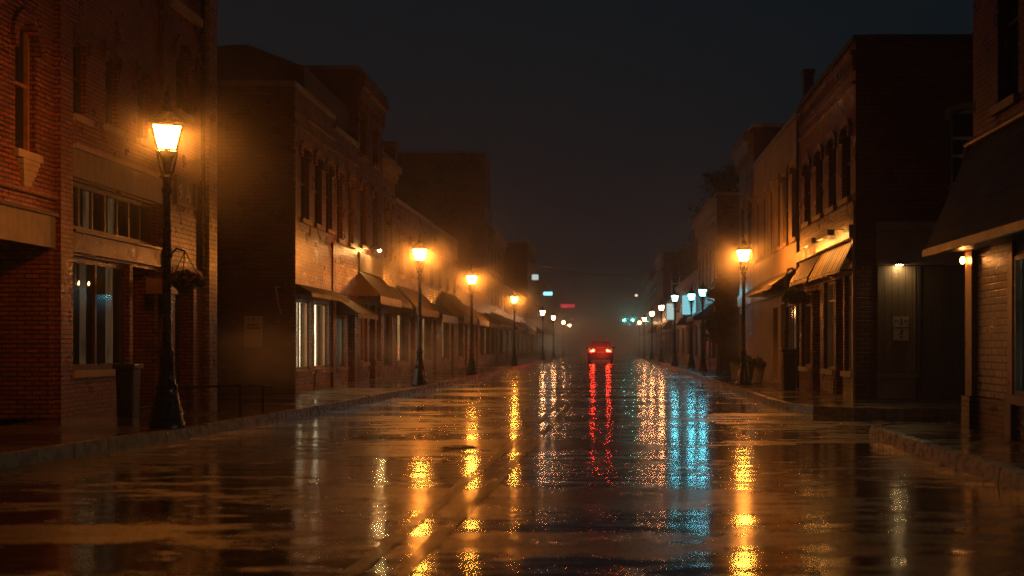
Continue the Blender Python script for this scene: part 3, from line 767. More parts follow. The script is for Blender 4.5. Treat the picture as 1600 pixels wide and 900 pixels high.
# ------------------------------------------------------------------ generic row building for the farther street
def row(side, name, label, x0, y0, y1, H, wm, floors, nwin, aw=(), corn=None, depth=12, lit=(), shop_top=2.6, side_ops=(), sidemat=None, sills=True, parapet=.35, glow=0., s0=0., s1=None):
    t = thing(name, label, 'building', (x0, y0, 0))
    W = y1-y0; ops = []
    for (za, zb) in floors:
        for i in range(nwin):
            c = W*(i+.5)/nwin; hw = min(.45, W/nwin*.3)
            ops.append(W_(c-hw, c+hw, za, zb, fmat=M['darkwood'], sill=M['stone'] if sills else None, hood=M['stone'] if corn else wm, arch=.0))
            if random.random() < glow: ops[-1].update(clear=True, deep=.25, rec=.06, curtains=[(.02, .98, M['curtain_far'])])
    s1 = W if s1 is None else s1; SWd = s1-s0
    n = max(1, int(SWd/2.4))
    for i in range(n):
        a = s0+SWd*i/n+.2; b = s0+SWd*(i+1)/n-.15
        if i % 2 == 1: ops.append(W_(a+.2, min(a+1.15, b), .14, 2.3, kind='door', fw=.09, rec=.3, panel=True))
        else:
            cm = [(.1, .35, lit[i % len(lit)]), (.55, .9, lit[i % len(lit)])] if lit else []
            ops.append(W_(a, b, .6, 2.35, kind='shop', fw=.07, cols=3, sill=M['stone'], curtains=cm, deep=.7))
    F, G = body(t, side, x0, y0, y1, H, depth, wm, ops, side_ops=side_ops, sidemat=sidemat, parapet=parapet)
    for a in aw: awning(t, F, *a)
    MB().fb(F, .05, W-.05, 2.62-SW, 3.0-SW, .003, .08).build('sign_fascia', M['trim'] if corn else M['fascia'], t)
    if corn: cornice(t, F, W, H-.75, .6, .35, corn)
    return t, F, G
D = M['dim_warm']
row('L', 'low_shop_building', 'low brown shop row with two dark awnings behind the second left lamp', -7.3, 39.22, 55.7, 6.2, M['brick_brown'], [(3.7, 5.1)], 7,
    [(.2, 5.5, 3.3, 2.55, .7, M['aw_dark'], .3, M['aw_brown']), (5.8, 10.5, 3.0, 2.45, .8, M['aw_dark'], .35, M['valance']), (11, 16, 3.6, 2.5, 1.0, M['aw_brown'], .3)], lit=[D, M['curtain_w']])
row('L', 'single_storey_shop', 'single-storey shop with a brown awning in front of the tall plain block', -7.3, 55.72, 67.9, 4.1, M['brick_tan'], [], 1,
    [(.5, 5.2, 3.3, 2.5, 1.0, M['aw_brown'], .3, M['valance']), (6, 11.5, 3.1, 2.45, .9, M['aw_dark'], .25)], lit=[D])
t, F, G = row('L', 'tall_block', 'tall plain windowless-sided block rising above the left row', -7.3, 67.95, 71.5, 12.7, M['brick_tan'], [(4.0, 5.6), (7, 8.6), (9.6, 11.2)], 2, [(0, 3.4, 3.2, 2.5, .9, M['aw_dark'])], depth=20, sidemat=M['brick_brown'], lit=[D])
row('L', 'corniced_shop_building', 'narrow brick building with a pale cornice just past the tall block', -7.3, 71.55, 80, 8.6, M['brick_brown'], [(3.9, 5.4), (6, 7.5)], 4, [(.2, 8, 3.3, 2.5, .9, M['aw_dark'])], corn=M['stone'], lit=[D])
row('L', 'low_brick_shop', 'low brick shop with bright windows beyond the corniced building on the left', -7.3, 80.05, 104.5, 5.4, M['brick_brown'], [(3.7, 4.8)], 9, [(2, 9, 3.2, 2.5, .9, M['aw_dark']), (12, 22, 3.2, 2.5, .9, M['aw_brown'])], lit=[M['curtain_w'], D])
row('L', 'pale_fronted_building', 'three-storey building with a pale front edge under the overhead cable', -7.3, 105, 116, 10.7, M['plaster'], [(3.9, 5.4), (6.2, 7.8), (8.4, 9.6)], 4, [], corn=M['stone'], sidemat=M['brick_brown'], depth=16, lit=[D])
yy = 116.1
for i, (L, h, wm, lb) in enumerate([(16, 7.4, 'brick_brown', 'hazy brown building behind the cyan sign'), (22, 8.6, 'plaster', 'hazy pale building left of the red sign'), (20, 6.6, 'brick_dark', 'hazy dark building under the red sign'),
                               (30, 9.2, 'brick_brown', 'hazy far building under the small white sign'), (60, 7.6, 'brick_tan', 'hazy farthest building of the left row'), ]):
    row('L', 'hazy_row_building', lb, -7.3, yy, yy+L, h, M[wm], [(3.9, 5.4)] + ([(6, 7.3)] if h > 8 else []), max(3, int(L/4)), [(1, L*.45, 3.2, 2.5, .9, M['aw_dark'])], lit=[M['curtain_w'], D], corn=M['stone'] if i % 2 else None, sills=False, glow=.3)
    yy += L+.1

# ------------------------------------------------------------------ RIGHT: nearest building with the shingled canopy
t = thing('canopy_building', 'dark brick building at the right edge with a shingled canopy over its front', 'building', (4.83, 5, 0))
ops = [W_(6.2, 8.38, .62, 2.25, kind='shop', fw=.05, cols=3, rec=.03, cw=-.09, fmat=M['darkwood'], sill=M['concrete'], curtains=[(.02, .6, M['curtain_near']), (.62, .99, M['curtain_near'])]),
       W_(2.2, 5.6, .62, 2.25, kind='shop', fw=.07, cols=4, fmat=M['darkwood'], sill=M['concrete'], curtains=[(.2, .9, M['curtain_g'])]),
       W_(8.35, 9.05, 4.15, 6.1, fmat=M['darkwood'], sill=M['stone'], hood=M['stone']), W_(6.2, 6.9, 4.15, 6.1, fmat=M['darkwood'], sill=M['stone'], hood=M['stone']),
       W_(4.0, 4.7, 4.15, 6.1, fmat=M['darkwood'], sill=M['stone'], hood=M['stone'])]
F, G = body(t, 'R', 4.83, 5.0, 15.0, 10.5, 11, M['brick_red'], ops)
MB().fb(F, 9.72, 9.98, .42, 2.3, .004, .11).build('pilaster', M['brownwood'], t); MB().fb(F, 9.66, 9.99, -.1, .419, .004, .16).build('pilaster', M['brick_red'], t)
MB().fb(F, 8.42, 8.58, .42, 2.3, .004, .05).build('pilaster', M['brownwood'], t); MB().fb(F, 8.41, 8.62, -.1, .419, .004, .07).build('pilaster', M['concrete'], t)
MB().fb(F, 8.60, 9.70, .42, 2.25, .004, .04).build('brick_panel', M['brick_pale'], t); MB().fb(F, 8.64, 9.64, -.1, .40, .004, .06).build('base_panel', M['brick_red'], t)
# shingled canopy: sloping roof, front fascia, soffit, side cheek
m = MB(); zt, zb, pr = 3.83-SW, 2.47-SW, .62
m.hexa([F.p(.5, zb, .0), F.p(10.05, zb, .0), F.p(10.05, zb, pr), F.p(.5, zb, pr), F.p(.5, zt, .0), F.p(10.05, zt, 0), F.p(10.05, zt-.02, .04), F.p(.5, zt-.02, .04)])
cn = m.build('canopy', M['shingle'], t)
m = MB()
n = 22
for i in range(n):
    a = .45+(10.1-.45)*i/n; b = .45+(10.1-.45)*(i+1)/n-.006; dz = random.uniform(-.006, .006)
    m.fb(F, a, b, zb-.10+dz, zb-.003, pr-.03, pr+.025)
m.build('canopy_edge', M['trim'], cn)
m = MB().tube([F.p(.5, zt+.02, .07), F.p(10.08, zt+.02, .07)], .035, 8); m.tube([F.p(10.06, zt, .07), F.p(10.06, zt-.25, .12), F.p(10.08, zb, pr*.93)], .018, 6); m.build('flashing', M['brownwood'], cn)
MB().fb(F, .5, 10.0, zb-.03, zb-.003, .01, pr-.035).build('soffit', M['darkwood'], cn)
sb = thing('soffit_lamp', 'small bare lit bulb under the corner of the right canopy', 'lamp', F.p(9.9, 2.3, .2))
MB().tube([F.p(9.93, 2.43-SW, .16), F.p(9.93, 2.36-SW, .16)], .02, 8).build('holder', M['iron'], sb)
MB().lathe([(.012, -.085), (.032, -.06), (.034, -.035), (.018, 0)], F.p(9.93, 2.36-SW, .16), 12).build('bulb', emit_mat('soffit bulb', (1, .36, .08), 75), sb)

# ------------------------------------------------------------------ RIGHT: corner building across the side lane
t = thing('corner_brick_building', 'red brick corner building with lit striped awnings across the side lane', 'building', (4.9, 22.4, 0))
fr_ = dict(fmat=M['darkwood'], sill=M['stone'], hood=M['brick_tan'], arch=.14)
ops = [W_(.48, 1.3, 4.2, 5.7, **fr_), W_(1.9, 2.72, 4.2, 5.7, **fr_), W_(3.4, 4.25, 4.2, 5.7, **fr_), W_(4.95, 5.8, 4.2, 5.7, **fr_),
       W_(.16, 1.05, .68, 2.62, kind='shop', fw=.06, cols=2, rails=[2.2], sill=M['trim'], fmat=M['trim'], curtains=[(.06, .28, M['dim_warm']), (.3, .38, M['curtain_w']), (.55, .95, M['dim_warm'])]),  # dim warm curtains added to brighten the shop panes
       W_(1.2, 1.95, .15, 2.62, kind='door', fw=.07, rec=.3, rails=[2.2], fmat=M['brownwood'], panel=True),
       W_(2.05, 3.3, .68, 2.62, kind='shop', fw=.06, cols=2, rails=[2.2], sill=M['trim'], fmat=M['trim'], curtains=[(.04, .4, M['dim_warm']), (.55, .62, M['curtain_w']), (.7, .96, M['dim_warm'])]),  # dim warm curtains added here too, for glow behind the glass
       W_(3.75, 4.7, .15, 2.5, kind='door', fw=.07, rec=.3, fmat=M['darkwood'], panel=True),
       W_(4.9, 6.2, .68, 2.5, kind='shop', fw=.06, cols=2, rails=[2.2], sill=M['trim'], fmat=M['brownwood'])]
sops = [W_(1.87, 2.75, 4.35, 5.86, fmat=M['whiteframe'], fw=.07, arch=.08, hood=M['stone'], sill=M['concrete'], rails=[5.3, 4.95]),
        W_(4.2, 5.1, 4.35, 5.86, fmat=M['whiteframe'], fw=.07, arch=.08, hood=M['stone'], sill=M['concrete'], rails=[5.3, 4.95])]
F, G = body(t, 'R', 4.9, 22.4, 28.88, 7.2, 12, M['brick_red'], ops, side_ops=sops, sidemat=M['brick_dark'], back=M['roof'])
MB().fb(F, .05, 6.4, 3.6-SW, 4.06-SW, .003, .03).build('brick_panel', M['brick_tan'], t)
MB().fb(F, .0, 3.6, 3.32-SW, 3.58-SW, .003, .13).build('sign_fascia', M['trim'], t); MB().fb(F, 3.63, 6.45, 3.30-SW, 3.54-SW, .003, .1).build('sign_fascia', M['concrete'], t)
awning(t, F, .08, 1.75, 3.30, 2.72, .30, M['aw_stripe'], .07, sides=False); awning(t, F, 1.8, 3.5, 3.30, 2.72, .30, M['aw_stripe'], .07, sides=False)
awning(t, F, 3.75, 6.2, 3.28, 2.78, .30, M['aw_stripe2'], .12, M['valance'], sides=False)
m = MB(); m.fb(F, 0, 6.48, 6.35-SW, 6.42-SW, .003, .07); m.fb(F, 0, 6.48, 6.62-SW, 6.72-SW, .003, .06); m.fb(F, 0, 6.48, 6.92-SW, 7.02-SW, .003, .11)
for i in range(32): m.fb(F, i*.2+.03, i*.2+.12, 6.72-SW+.002, 6.92-SW-.002, .003, .06)
m.build('cornice', M['brick_red'], t)
MB().box(4.93, 5.17, 28.4, 28.7, 7.33, 8.0).box(4.90, 5.20, 28.37, 28.73, 8.001, 8.1).build('chimney', M['brick_dark'], t)
MB().fb(F, 0.02, .14, .0, 3.3, .003, .05).build('corner_post', M['trim'], t)
m = MB().tube([F.p(6.42, 0, .06), F.p(6.42, 7.0, .06)], .04, 8); m.build('downpipe', M['iron'], t)
m = MB().fb(F, .16, 1.05, .02, .5-SW, .003, .03); m.build('base_panel', M['brick_tan'], t); MB().fb(F, 2.05, 3.3, .02, .5-SW, .003, .03).build('base_panel', M['brick_tan'], t)
for k, u in enumerate((.9, 2.65)):
    L = thing('awning_light', ('lit strip light above the nearer striped awning', 'lit strip light above the second striped awning')[k] + ' on the corner building', 'light', F.p(u, 3.4, .3))
    a = MB().fb(F, u-.62, u+.62, 3.50-SW, 3.52-SW, .36, .50); a.fb(F, u-.62, u+.62, 3.40-SW, 3.499-SW, .49, .50); a.fb(F, u-.63, u-.621, 3.40-SW, 3.52-SW, .36, .50); a.fb(F, u+.621, u+.63, 3.40-SW, 3.52-SW, .36, .50)
    for e in (-.4, .4): a.tube([F.p(u+e, 3.53-SW, .13), F.p(u+e, 3.53-SW, .42)], .012, 6)
    a.build('housing', M['trim'], L)
    MB().fb(F, u-.6, u+.6, 3.465-SW, 3.49-SW, .40, .46).build('tube', emit_mat('awning tube', (1, .46, .10), 46), L)
# side wall facing the lane: concrete lintel, plank panel, dark boards, ledge
MB().fb(G, .40, 8.0, 2.79-SW, 3.63-SW, .003, .06).build('lintel', M['concrete'], t); MB().fb(G, .40, 8.0, 3.45-SW, 3.55-SW, .061, .1).build('lintel_ledge', M['concrete'], t)
MB().fb(G, .42, 1.17, .68-SW, 2.76-SW, .003, .04).build('plank_panel', M['planks'], t)
MB().fb(G, 1.2, 1.26, .55-SW, 2.76-SW, .003, .07).build('board_post', M['planks_dark'], t)
MB().fb(G, 1.30, 8, .14-SW+.02, 2.76-SW, .003, .05).build('board_wall', M['planks_dark'], t)
MB().fb(G, .40, 1.19, .56-SW, .66-SW, .003, .1).build('ledge', M['concrete'], t)
MB().fb(G, .42, 1.17, .02, .55-SW, .003, .05).build('base_panel', M['concrete'], t)
dl = thing('door_lamp', 'small lit downlight over the weathered planks on the side lane', 'wall lamp', G.p(.82, 2.8, .15))
MB().lathe([(.085, -.02), (.08, .03), (.03, .06)], G.p(.82, 2.80-SW, .16), 14).build('shade', M['iron'], dl); MB().tube([G.p(.82, 2.86-SW, .16), G.p(.82, 2.9-SW, .04)], .015, 6).build('arm', M['iron'], dl)
MB().lathe([(.06, -.028), (.065, -.024), (.06, -.018)], G.p(.82, 2.80-SW, .16), 12).build('bulb', emit_mat('door lamp', (1, .66, .28), 110), dl)
sg_ = thing('wall_sign', 'small pale two-panel sign on the weathered planks by the lane', 'sign', G.p(.87, 1.3, 0))
MB().fb(G, .73, 1.03, 1.30-SW, 1.77-SW, .041, .055).build('board', M['paper'], sg_)
m = MB(); m.fb(G, .73, 1.03, 1.545-SW, 1.56-SW, .056, .058); m.fb(G, .87, .90, 1.66-SW, 1.74-SW, .056, .058); m.fb(G, .85, .92, 1.63-SW, 1.65-SW, .056, .058)
for u in (.76, .80, .94, .98): m.fb(G, u, u+.025, 1.67-SW, 1.70-SW, .056, .058)
m.fb(G, .84, .91, 1.42-SW, 1.445-SW, .056, .058); m.fb(G, .87, .92, 1.46-SW, 1.50-SW, .056, .058); m.fb(G, .85, .92, 1.36-SW, 1.38-SW, .056, .058)
m.build('lettering', M['ink'], sg_)

# ------------------------------------------------------------------ RIGHT: the farther row
row('R', 'cream_building', 'cream plastered building behind the bright right lamp', 4.9, 28.9, 37.95, 7.1, M['plaster'], [(4.0, 5.9)], 6, [(.1, 6.5, 3.2, 2.75, .7, M['aw_dark'], .1, M['trim'])], lit=[D], s1=6.5)
row('R', 'red_gabled_building', 'tall dark red brick building with a high roof beyond the cream one', 4.9, 38, 42, 8.5, M['brick_dark'], [(4.3, 6.2)], 2, [], corn=M['brick_tan'], lit=[D], depth=8, s0=2.3)
row('R', 'pale_cornice_building', 'brown brick building with a pale stone cornice and plain side on the right', 4.9, 50.6, 61, 7.9, M['brick_brown'], [(4.0, 5.8)], 5, [(.5, 5, 3.2, 2.5, 1.0, M['aw_dark'])], corn=M['trim'], depth=9, lit=[M['curtain_g']])
row('R', 'low_pale_shop', 'low pale shop with bright windows behind the cyan lamps', 4.9, 61.1, 82, 5.2, M['plaster'], [(3.6, 4.7)], 8, [(3, 9, 3.2, 2.5, .9, M['aw_dark'])], lit=[M['curtain_g']])
so = [W_(.7, 1.5, 5.6, 7.6, fmat=M['whiteframe'], fw=.12, hood=M['trim'], sill=M['trim'])]
row('R', 'white_trimmed_building', 'brick building with a white band and white-framed side window on the right', 4.9, 99, 110, 9.4, M['brick_red'], [(4, 5.8), (6.4, 8)], 4, [], corn=M['trim'], depth=10, lit=[M['curtain_g']], side_ops=so)
row('R', 'mid_brick_shop', 'low dark shop filling the row before the white-trimmed building', 4.9, 82.1, 98.9, 4.6, M['brick_brown'], [], 1, [(2, 8, 3.2, 2.5, .9, M['aw_brown'])], lit=[M['curtain_w']])
yy = 110.1
for i, (L, h, wm, lb) in enumerate([(18, 8.2, 'brick_dark', 'hazy dark red building behind the traffic signal'), (22, 9.6, 'brick_brown', 'hazy tall building farther along the right row'), (24, 7.2, 'plaster', 'hazy pale low building farther along the right row'),
                               (40, 9, 'brick_brown', 'hazy brown building nearly at the end of the right row'), (60, 7.6, 'brick_tan', 'hazy farthest building of the right row')]):
    row('R', 'hazy_row_building', lb, 4.9, yy, yy+L, h, M[wm], [(3.9, 5.4)] + ([(6, 7.3)] if h > 8 else []), max(3, int(L/4)), [(1, L*.45, 3.2, 2.5, .9, M['aw_dark'])], lit=[M['curtain_w'], D], corn=M['stone'] if i % 2 else None, sills=False, glow=.3)
    yy += L+.1

# ------------------------------------------------------------------ trees
def tree(label, x, y, z0, h, r, n, clumps, leaf=.16, name='tree', group=None):
    t = thing(name, label, 'tree', (x, y, z0), group)
    tr = MB(); cr = MB()
    tr.tube([(x, y, z0), (x+.04, y, z0+h*.3), (x-.03, y+.05, z0+h*.55), (x, y, z0+h*.85)], [h*.028+.02, h*.022+.015, h*.016+.01, .01], 8)
    for k in range(clumps):
        a = random.uniform(0, 2*PI); rr = r*math.sqrt(random.random())*.8; zz = z0+h*random.uniform(.42, .98)
        fall = 1-abs((zz-z0)/h-.68)*1.5
        c = Vector((x+rr*fall*math.cos(a), y+rr*fall*math.sin(a), zz)); cs = r*random.uniform(.2, .42)
        tr.tube([(x, y, z0+h*random.uniform(.3, .5)), tuple((c+Vector((x, y, zz-h*.1)))/2), tuple(c)], [h*.01+.008, h*.006+.005, .005], 5)
        for _ in range(n//clumps):
            p = c+Vector((random.gauss(0, cs*.55), random.gauss(0, cs*.55), random.gauss(0, cs*.42))); cr.leaf(p, leaf*random.uniform(.6, 1.3))
    tr.build('trunk', M['bark'], t, True); cr.build('crown', M['leaf_dark'], t)
random.seed(11)
tree('dark tree rising behind the roofs next to the tall red building', 7.0, 66, 0, 11.6, 1.9, 4000, 30, .2)
tree('rounded dark tree behind the pale cornice roof', 8.2, 84, 0, 11.8, 3.0, 4500, 34, .22)
tree('low dark tree behind the low pale shop roof', 8.0, 93, 0, 10.4, 3.0, 4500, 34, .24)
tree('small dark street tree on the right pavement before the cyan lamps', 4.05, 41, SW, 3.4, .72, 2600, 26, .08)

# ------------------------------------------------------------------ street furniture
def bin_(label, x, y, w, d, h):
    t = thing('litter_bin', label, 'bin', (x, y, SW))
    a, b = w/2, d/2; k = .86
    MB().hexa([(x-a*k, y-b*k, SW), (x+a*k, y-b*k, SW), (x+a*k, y+b*k, SW), (x-a*k, y+b*k, SW), (x-a, y-b, SW+h*.9), (x+a, y-b, SW+h*.9), (x+a, y+b, SW+h*.9), (x-a, y+b, SW+h*.9)]).build('body', M['bin'], t, bevel=.02)
    MB().box(x-a-.03, x+a+.03, y-b-.03, y+b+.03, SW+h*.902, SW+h).build('lid', M['bin'], t, bevel=.015)
    m = MB()
    for i in range(5): m.box(x-a*.7+i*a*.35-.008, x-a*.7+i*a*.35+.008, y-b-.004, y-b*.84, SW+.08, SW+h*.82)
    m.build('ribs', M['bin'], t)
bin_('black ribbed bin on the left pavement beside the nearest lamp', -7.15, 17.0, .27, .3, .8)
bin_('tall black bin under the hanging basket on the right pavement', 4.42, 27.6, .34, .36, 1.0)
# hoop rail
rl = thing('hoop_rail', 'low iron rail with four posts on the left pavement before the alley', 'railing', (-6.1, 18, SW))
m = MB(); xs = [-6.62, -6.13, -5.8, -5.44]
for x in xs: MB().tube([(x, 18, SW), (x, 18, SW+.42)], .018, 8).build('post', M['iron'], rl, True)
MB().tube([(-6.75, 18.02, SW+.40), (-6.13, 18, SW+.43), (-5.8, 18, SW+.44), (-5.44, 18, SW+.44), (-5.3, 18, SW+.43)], .02, 8).build('top_bar', M['iron'], rl, True)

def basket(label, x, y, z, r, ztop, n=500, flowers=False):
    t = thing('hanging_basket', label, 'hanging basket', (x, y, z))
    MB().lathe([(r*.35, -r*.75), (r*.75, -r*.45), (r*.95, -r*.05), (r, 0)], (x, y, z), 18).build('bowl', M['bark'], t, True)
    m = MB()
    for i in range(3):
        a = 2*PI*i/3; m.tube([(x+r*math.cos(a), y+r*math.sin(a), z), (x, y, ztop)], .006, 5)
    m.build('chains', M['iron'], t)
    lf = MB(); fl = MB()
    for _ in range(n):
        a = random.uniform(0, 2*PI); q = r*1.15*math.sqrt(random.random()); e = random.random()
        p = (x+q*math.cos(a), y+q*math.sin(a), z+r*.55*e*(1.3-q/r)-(.45*r*random.random() if q > r*.95 else 0)); lf.leaf(p, r*.24)
        if flowers and random.random() < .2: fl.leaf((p[0], p[1], p[2]+.02), r*.22)
    lf.build('foliage', M['leaf'], t)
    if flowers: fl.build('flowers', M['flower'], t)
basket('flower basket hanging from the arm of the nearest left lamp', -5.45, 14.7, 2.05, .2, 2.42, 420, True)
ar = thing('bracket', 'short iron arm on the nearest lamp post carrying the flower basket', 'bracket', (-5.6, 14.78, 2.3))
MB().tube([(-5.70, 14.8, 2.36), (-5.58, 14.76, 2.46), (-5.45, 14.7, 2.42)], .012, 6).build('arm', M['iron'], ar); MB().lathe([(.062, -.03), (.07, 0), (.062, .03)], (-5.72, 14.8, 2.36), 12).build('clamp', M['iron'], ar)
basket('leafy basket hanging above the tall black bin on the right', 4.62, 27.9, 2.42, .27, 3.0, 700)
bp = thing('basket_post', 'slim dark post with a crook carrying the leafy right basket', 'post', (4.42, 28.1, SW))
MB().tube([(4.42, 28.1, SW), (4.42, 28.1, 2.9), (4.47, 28.05, 3.08), (4.56, 27.96, 3.1), (4.62, 27.9, 3.0)], .028, 8).build('shaft', M['iron'], bp, True); MB().lathe([(.09, 0), (.09, .05), (.05, .12), (.03, .3)], (4.42, 28.1, SW), 12).build('foot', M['iron'], bp, True)
def planter(label, x, y, r, h, n):
    t = thing('planter', label, 'planter', (x, y, SW))
    MB().lathe([(r*.6, 0), (r*.65, .04), (r*.85, h*.6), (r, h*.95), (r*1.06, h), (r*.9, h)], (x, y, SW), 16).build('pot', M['concrete'], t, True)
    lf = MB()
    for _ in range(n):
        a = random.uniform(0, 2*PI); q = r*1.2*math.sqrt(random.random()); lf.leaf((x+q*math.cos(a), y+q*math.sin(a), SW+h+random.random()*r*1.3*(1.2-q/r*.7)), .05)
    lf.build('foliage', M['leaf'], t)
planter('round planter with a dark shrub just left of the bright right lamp', 3.98, 32.6, .26, .5, 500)
planter('round planter with low leaves against the cream building', 4.45, 33.6, .22, .45, 350)
planter('round planter by the doorway of the red gabled building', 4.4, 38.6, .24, .5, 350)

# traffic signal over the road
ts = thing('traffic_signal', 'green traffic signal with two heads on an arm over the right lane', 'traffic signal', (3.9, 150, SW))
MB().tube([(3.9, 150, SW), (3.9, 150, 5.2)], .1, 10).build('pole', M['iron'], ts, True); MB().tube([(3.9, 150, 5.1), (2.1, 150, 5.25)], .06, 8).build('arm', M['iron'], ts, True)
GREEN = emit_mat('green signal lens', (.05, .85, .72), 330)
for x in (2.27, 3.45):
    hd = MB().box(x-.19, x+.19, 149.8, 150.0, 4.3, 5.35).build('signal_head', M['iron'], ts)
    for k, z in enumerate((5.12, 4.83, 4.54)):
        m = MB(); m.add([(x+.15*math.cos(2*PI*i/14), 149.78, z+.15*math.sin(2*PI*i/14)) for i in range(14)], [tuple(range(14))])
        m.build('lens', GREEN if k == 2 else M['darkglass'], hd)
        v = MB().tube([(x, 149.79, z+.0), (x, 149.62, z)], .16, 12) if False else MB().box(x-.17, x+.17, 149.6, 149.79, z+.14, z+.155)
        v.build('visor', M['iron'], hd)
tp = thing('tall_lamp_post', 'tall plain lamp post with a pale light rising behind the traffic signal', 'street lamp', (4.3, 158, SW))
MB().tube([(4.1, 158, SW), (4.1, 158, 8.0)], [.12, .07], 8).build('pole', M['concrete'], tp, True)
MB().lathe([(.1, 0), (.2, .1), (.2, .25), (.06, .34)], (4.1, 158, 8.0), 10).build('lamp_head', emit_mat('pale lamp head', (1, .7, .5), 4), tp)

# lit signs down the street
def blade(label, x, y, z, w, h, col, st, wall=-7.3):
    t = thing('lit_sign', label, 'sign', (x, y, z))
    MB().box(x-w/2-.05, x+w/2+.05, y, y+.25, z-h/2-.05, z+h/2+.05).build('box', M['iron'], t)
    MB().box(x-w/2, x+w/2, y-.02, y-.003, z-h/2, z+h/2).build('face', emit_mat('sign face', col, st), t)
    xe = x-w/2-.05 if wall < 0 else x+w/2+.05
    a, b = sorted((wall, xe)); MB().box(a, b-.001, y+.08, y+.16, z-.05, z+.05).build('bracket', M['iron'], t)
blade('cyan lit sign box projecting over the left pavement', -6.0, 116, 6.5, .9, .34, (.25, .85, 1), 2.5)
blade('wide red lit sign far down the left side', -5.5, 161, 6.8, 1.9, .5, (1, .04, .08), 3)
blade('small upright white sign far down the left side', -4.9, 213, 6.2, .55, 1.3, (.6, .8, 1), 1.6)
blade('pale lit sign on the pale-fronted left building', -6.7, 106.5, 7.6, .6, .5, (.8, 1, .95), .7)
blade('dim blue sign beneath the red sign', -5.2, 180, 5.6, 1.2, .7, (.35, .45, 1), .4)
blade('bright cyan-white shop sign behind the middle cyan lamp', 4.45, 61.5, 3.4, .75, 1.05, (.35, .9, 1), .7, 4.9)
blade('white shop sign panel left of the cyan lamps on the right', 4.35, 77, 3.5, .6, 1.1, (.75, 1, .95), .6, 4.9)

# cable across the street
cb = MB(); A = Vector((-7.2, 105.5, 9.0)); B = Vector((4.95, 140, 10.2)); pts = []
for i in range(25):
    q = i/24; p = A.lerp(B, q); p.z -= 4*.75*q*(1-q); pts.append(p)
cb.tube(pts, .055, 6); tag(cb.build('overhead_cable', M['iron']), 'thin dark cable sagging across the street high up', 'cable')

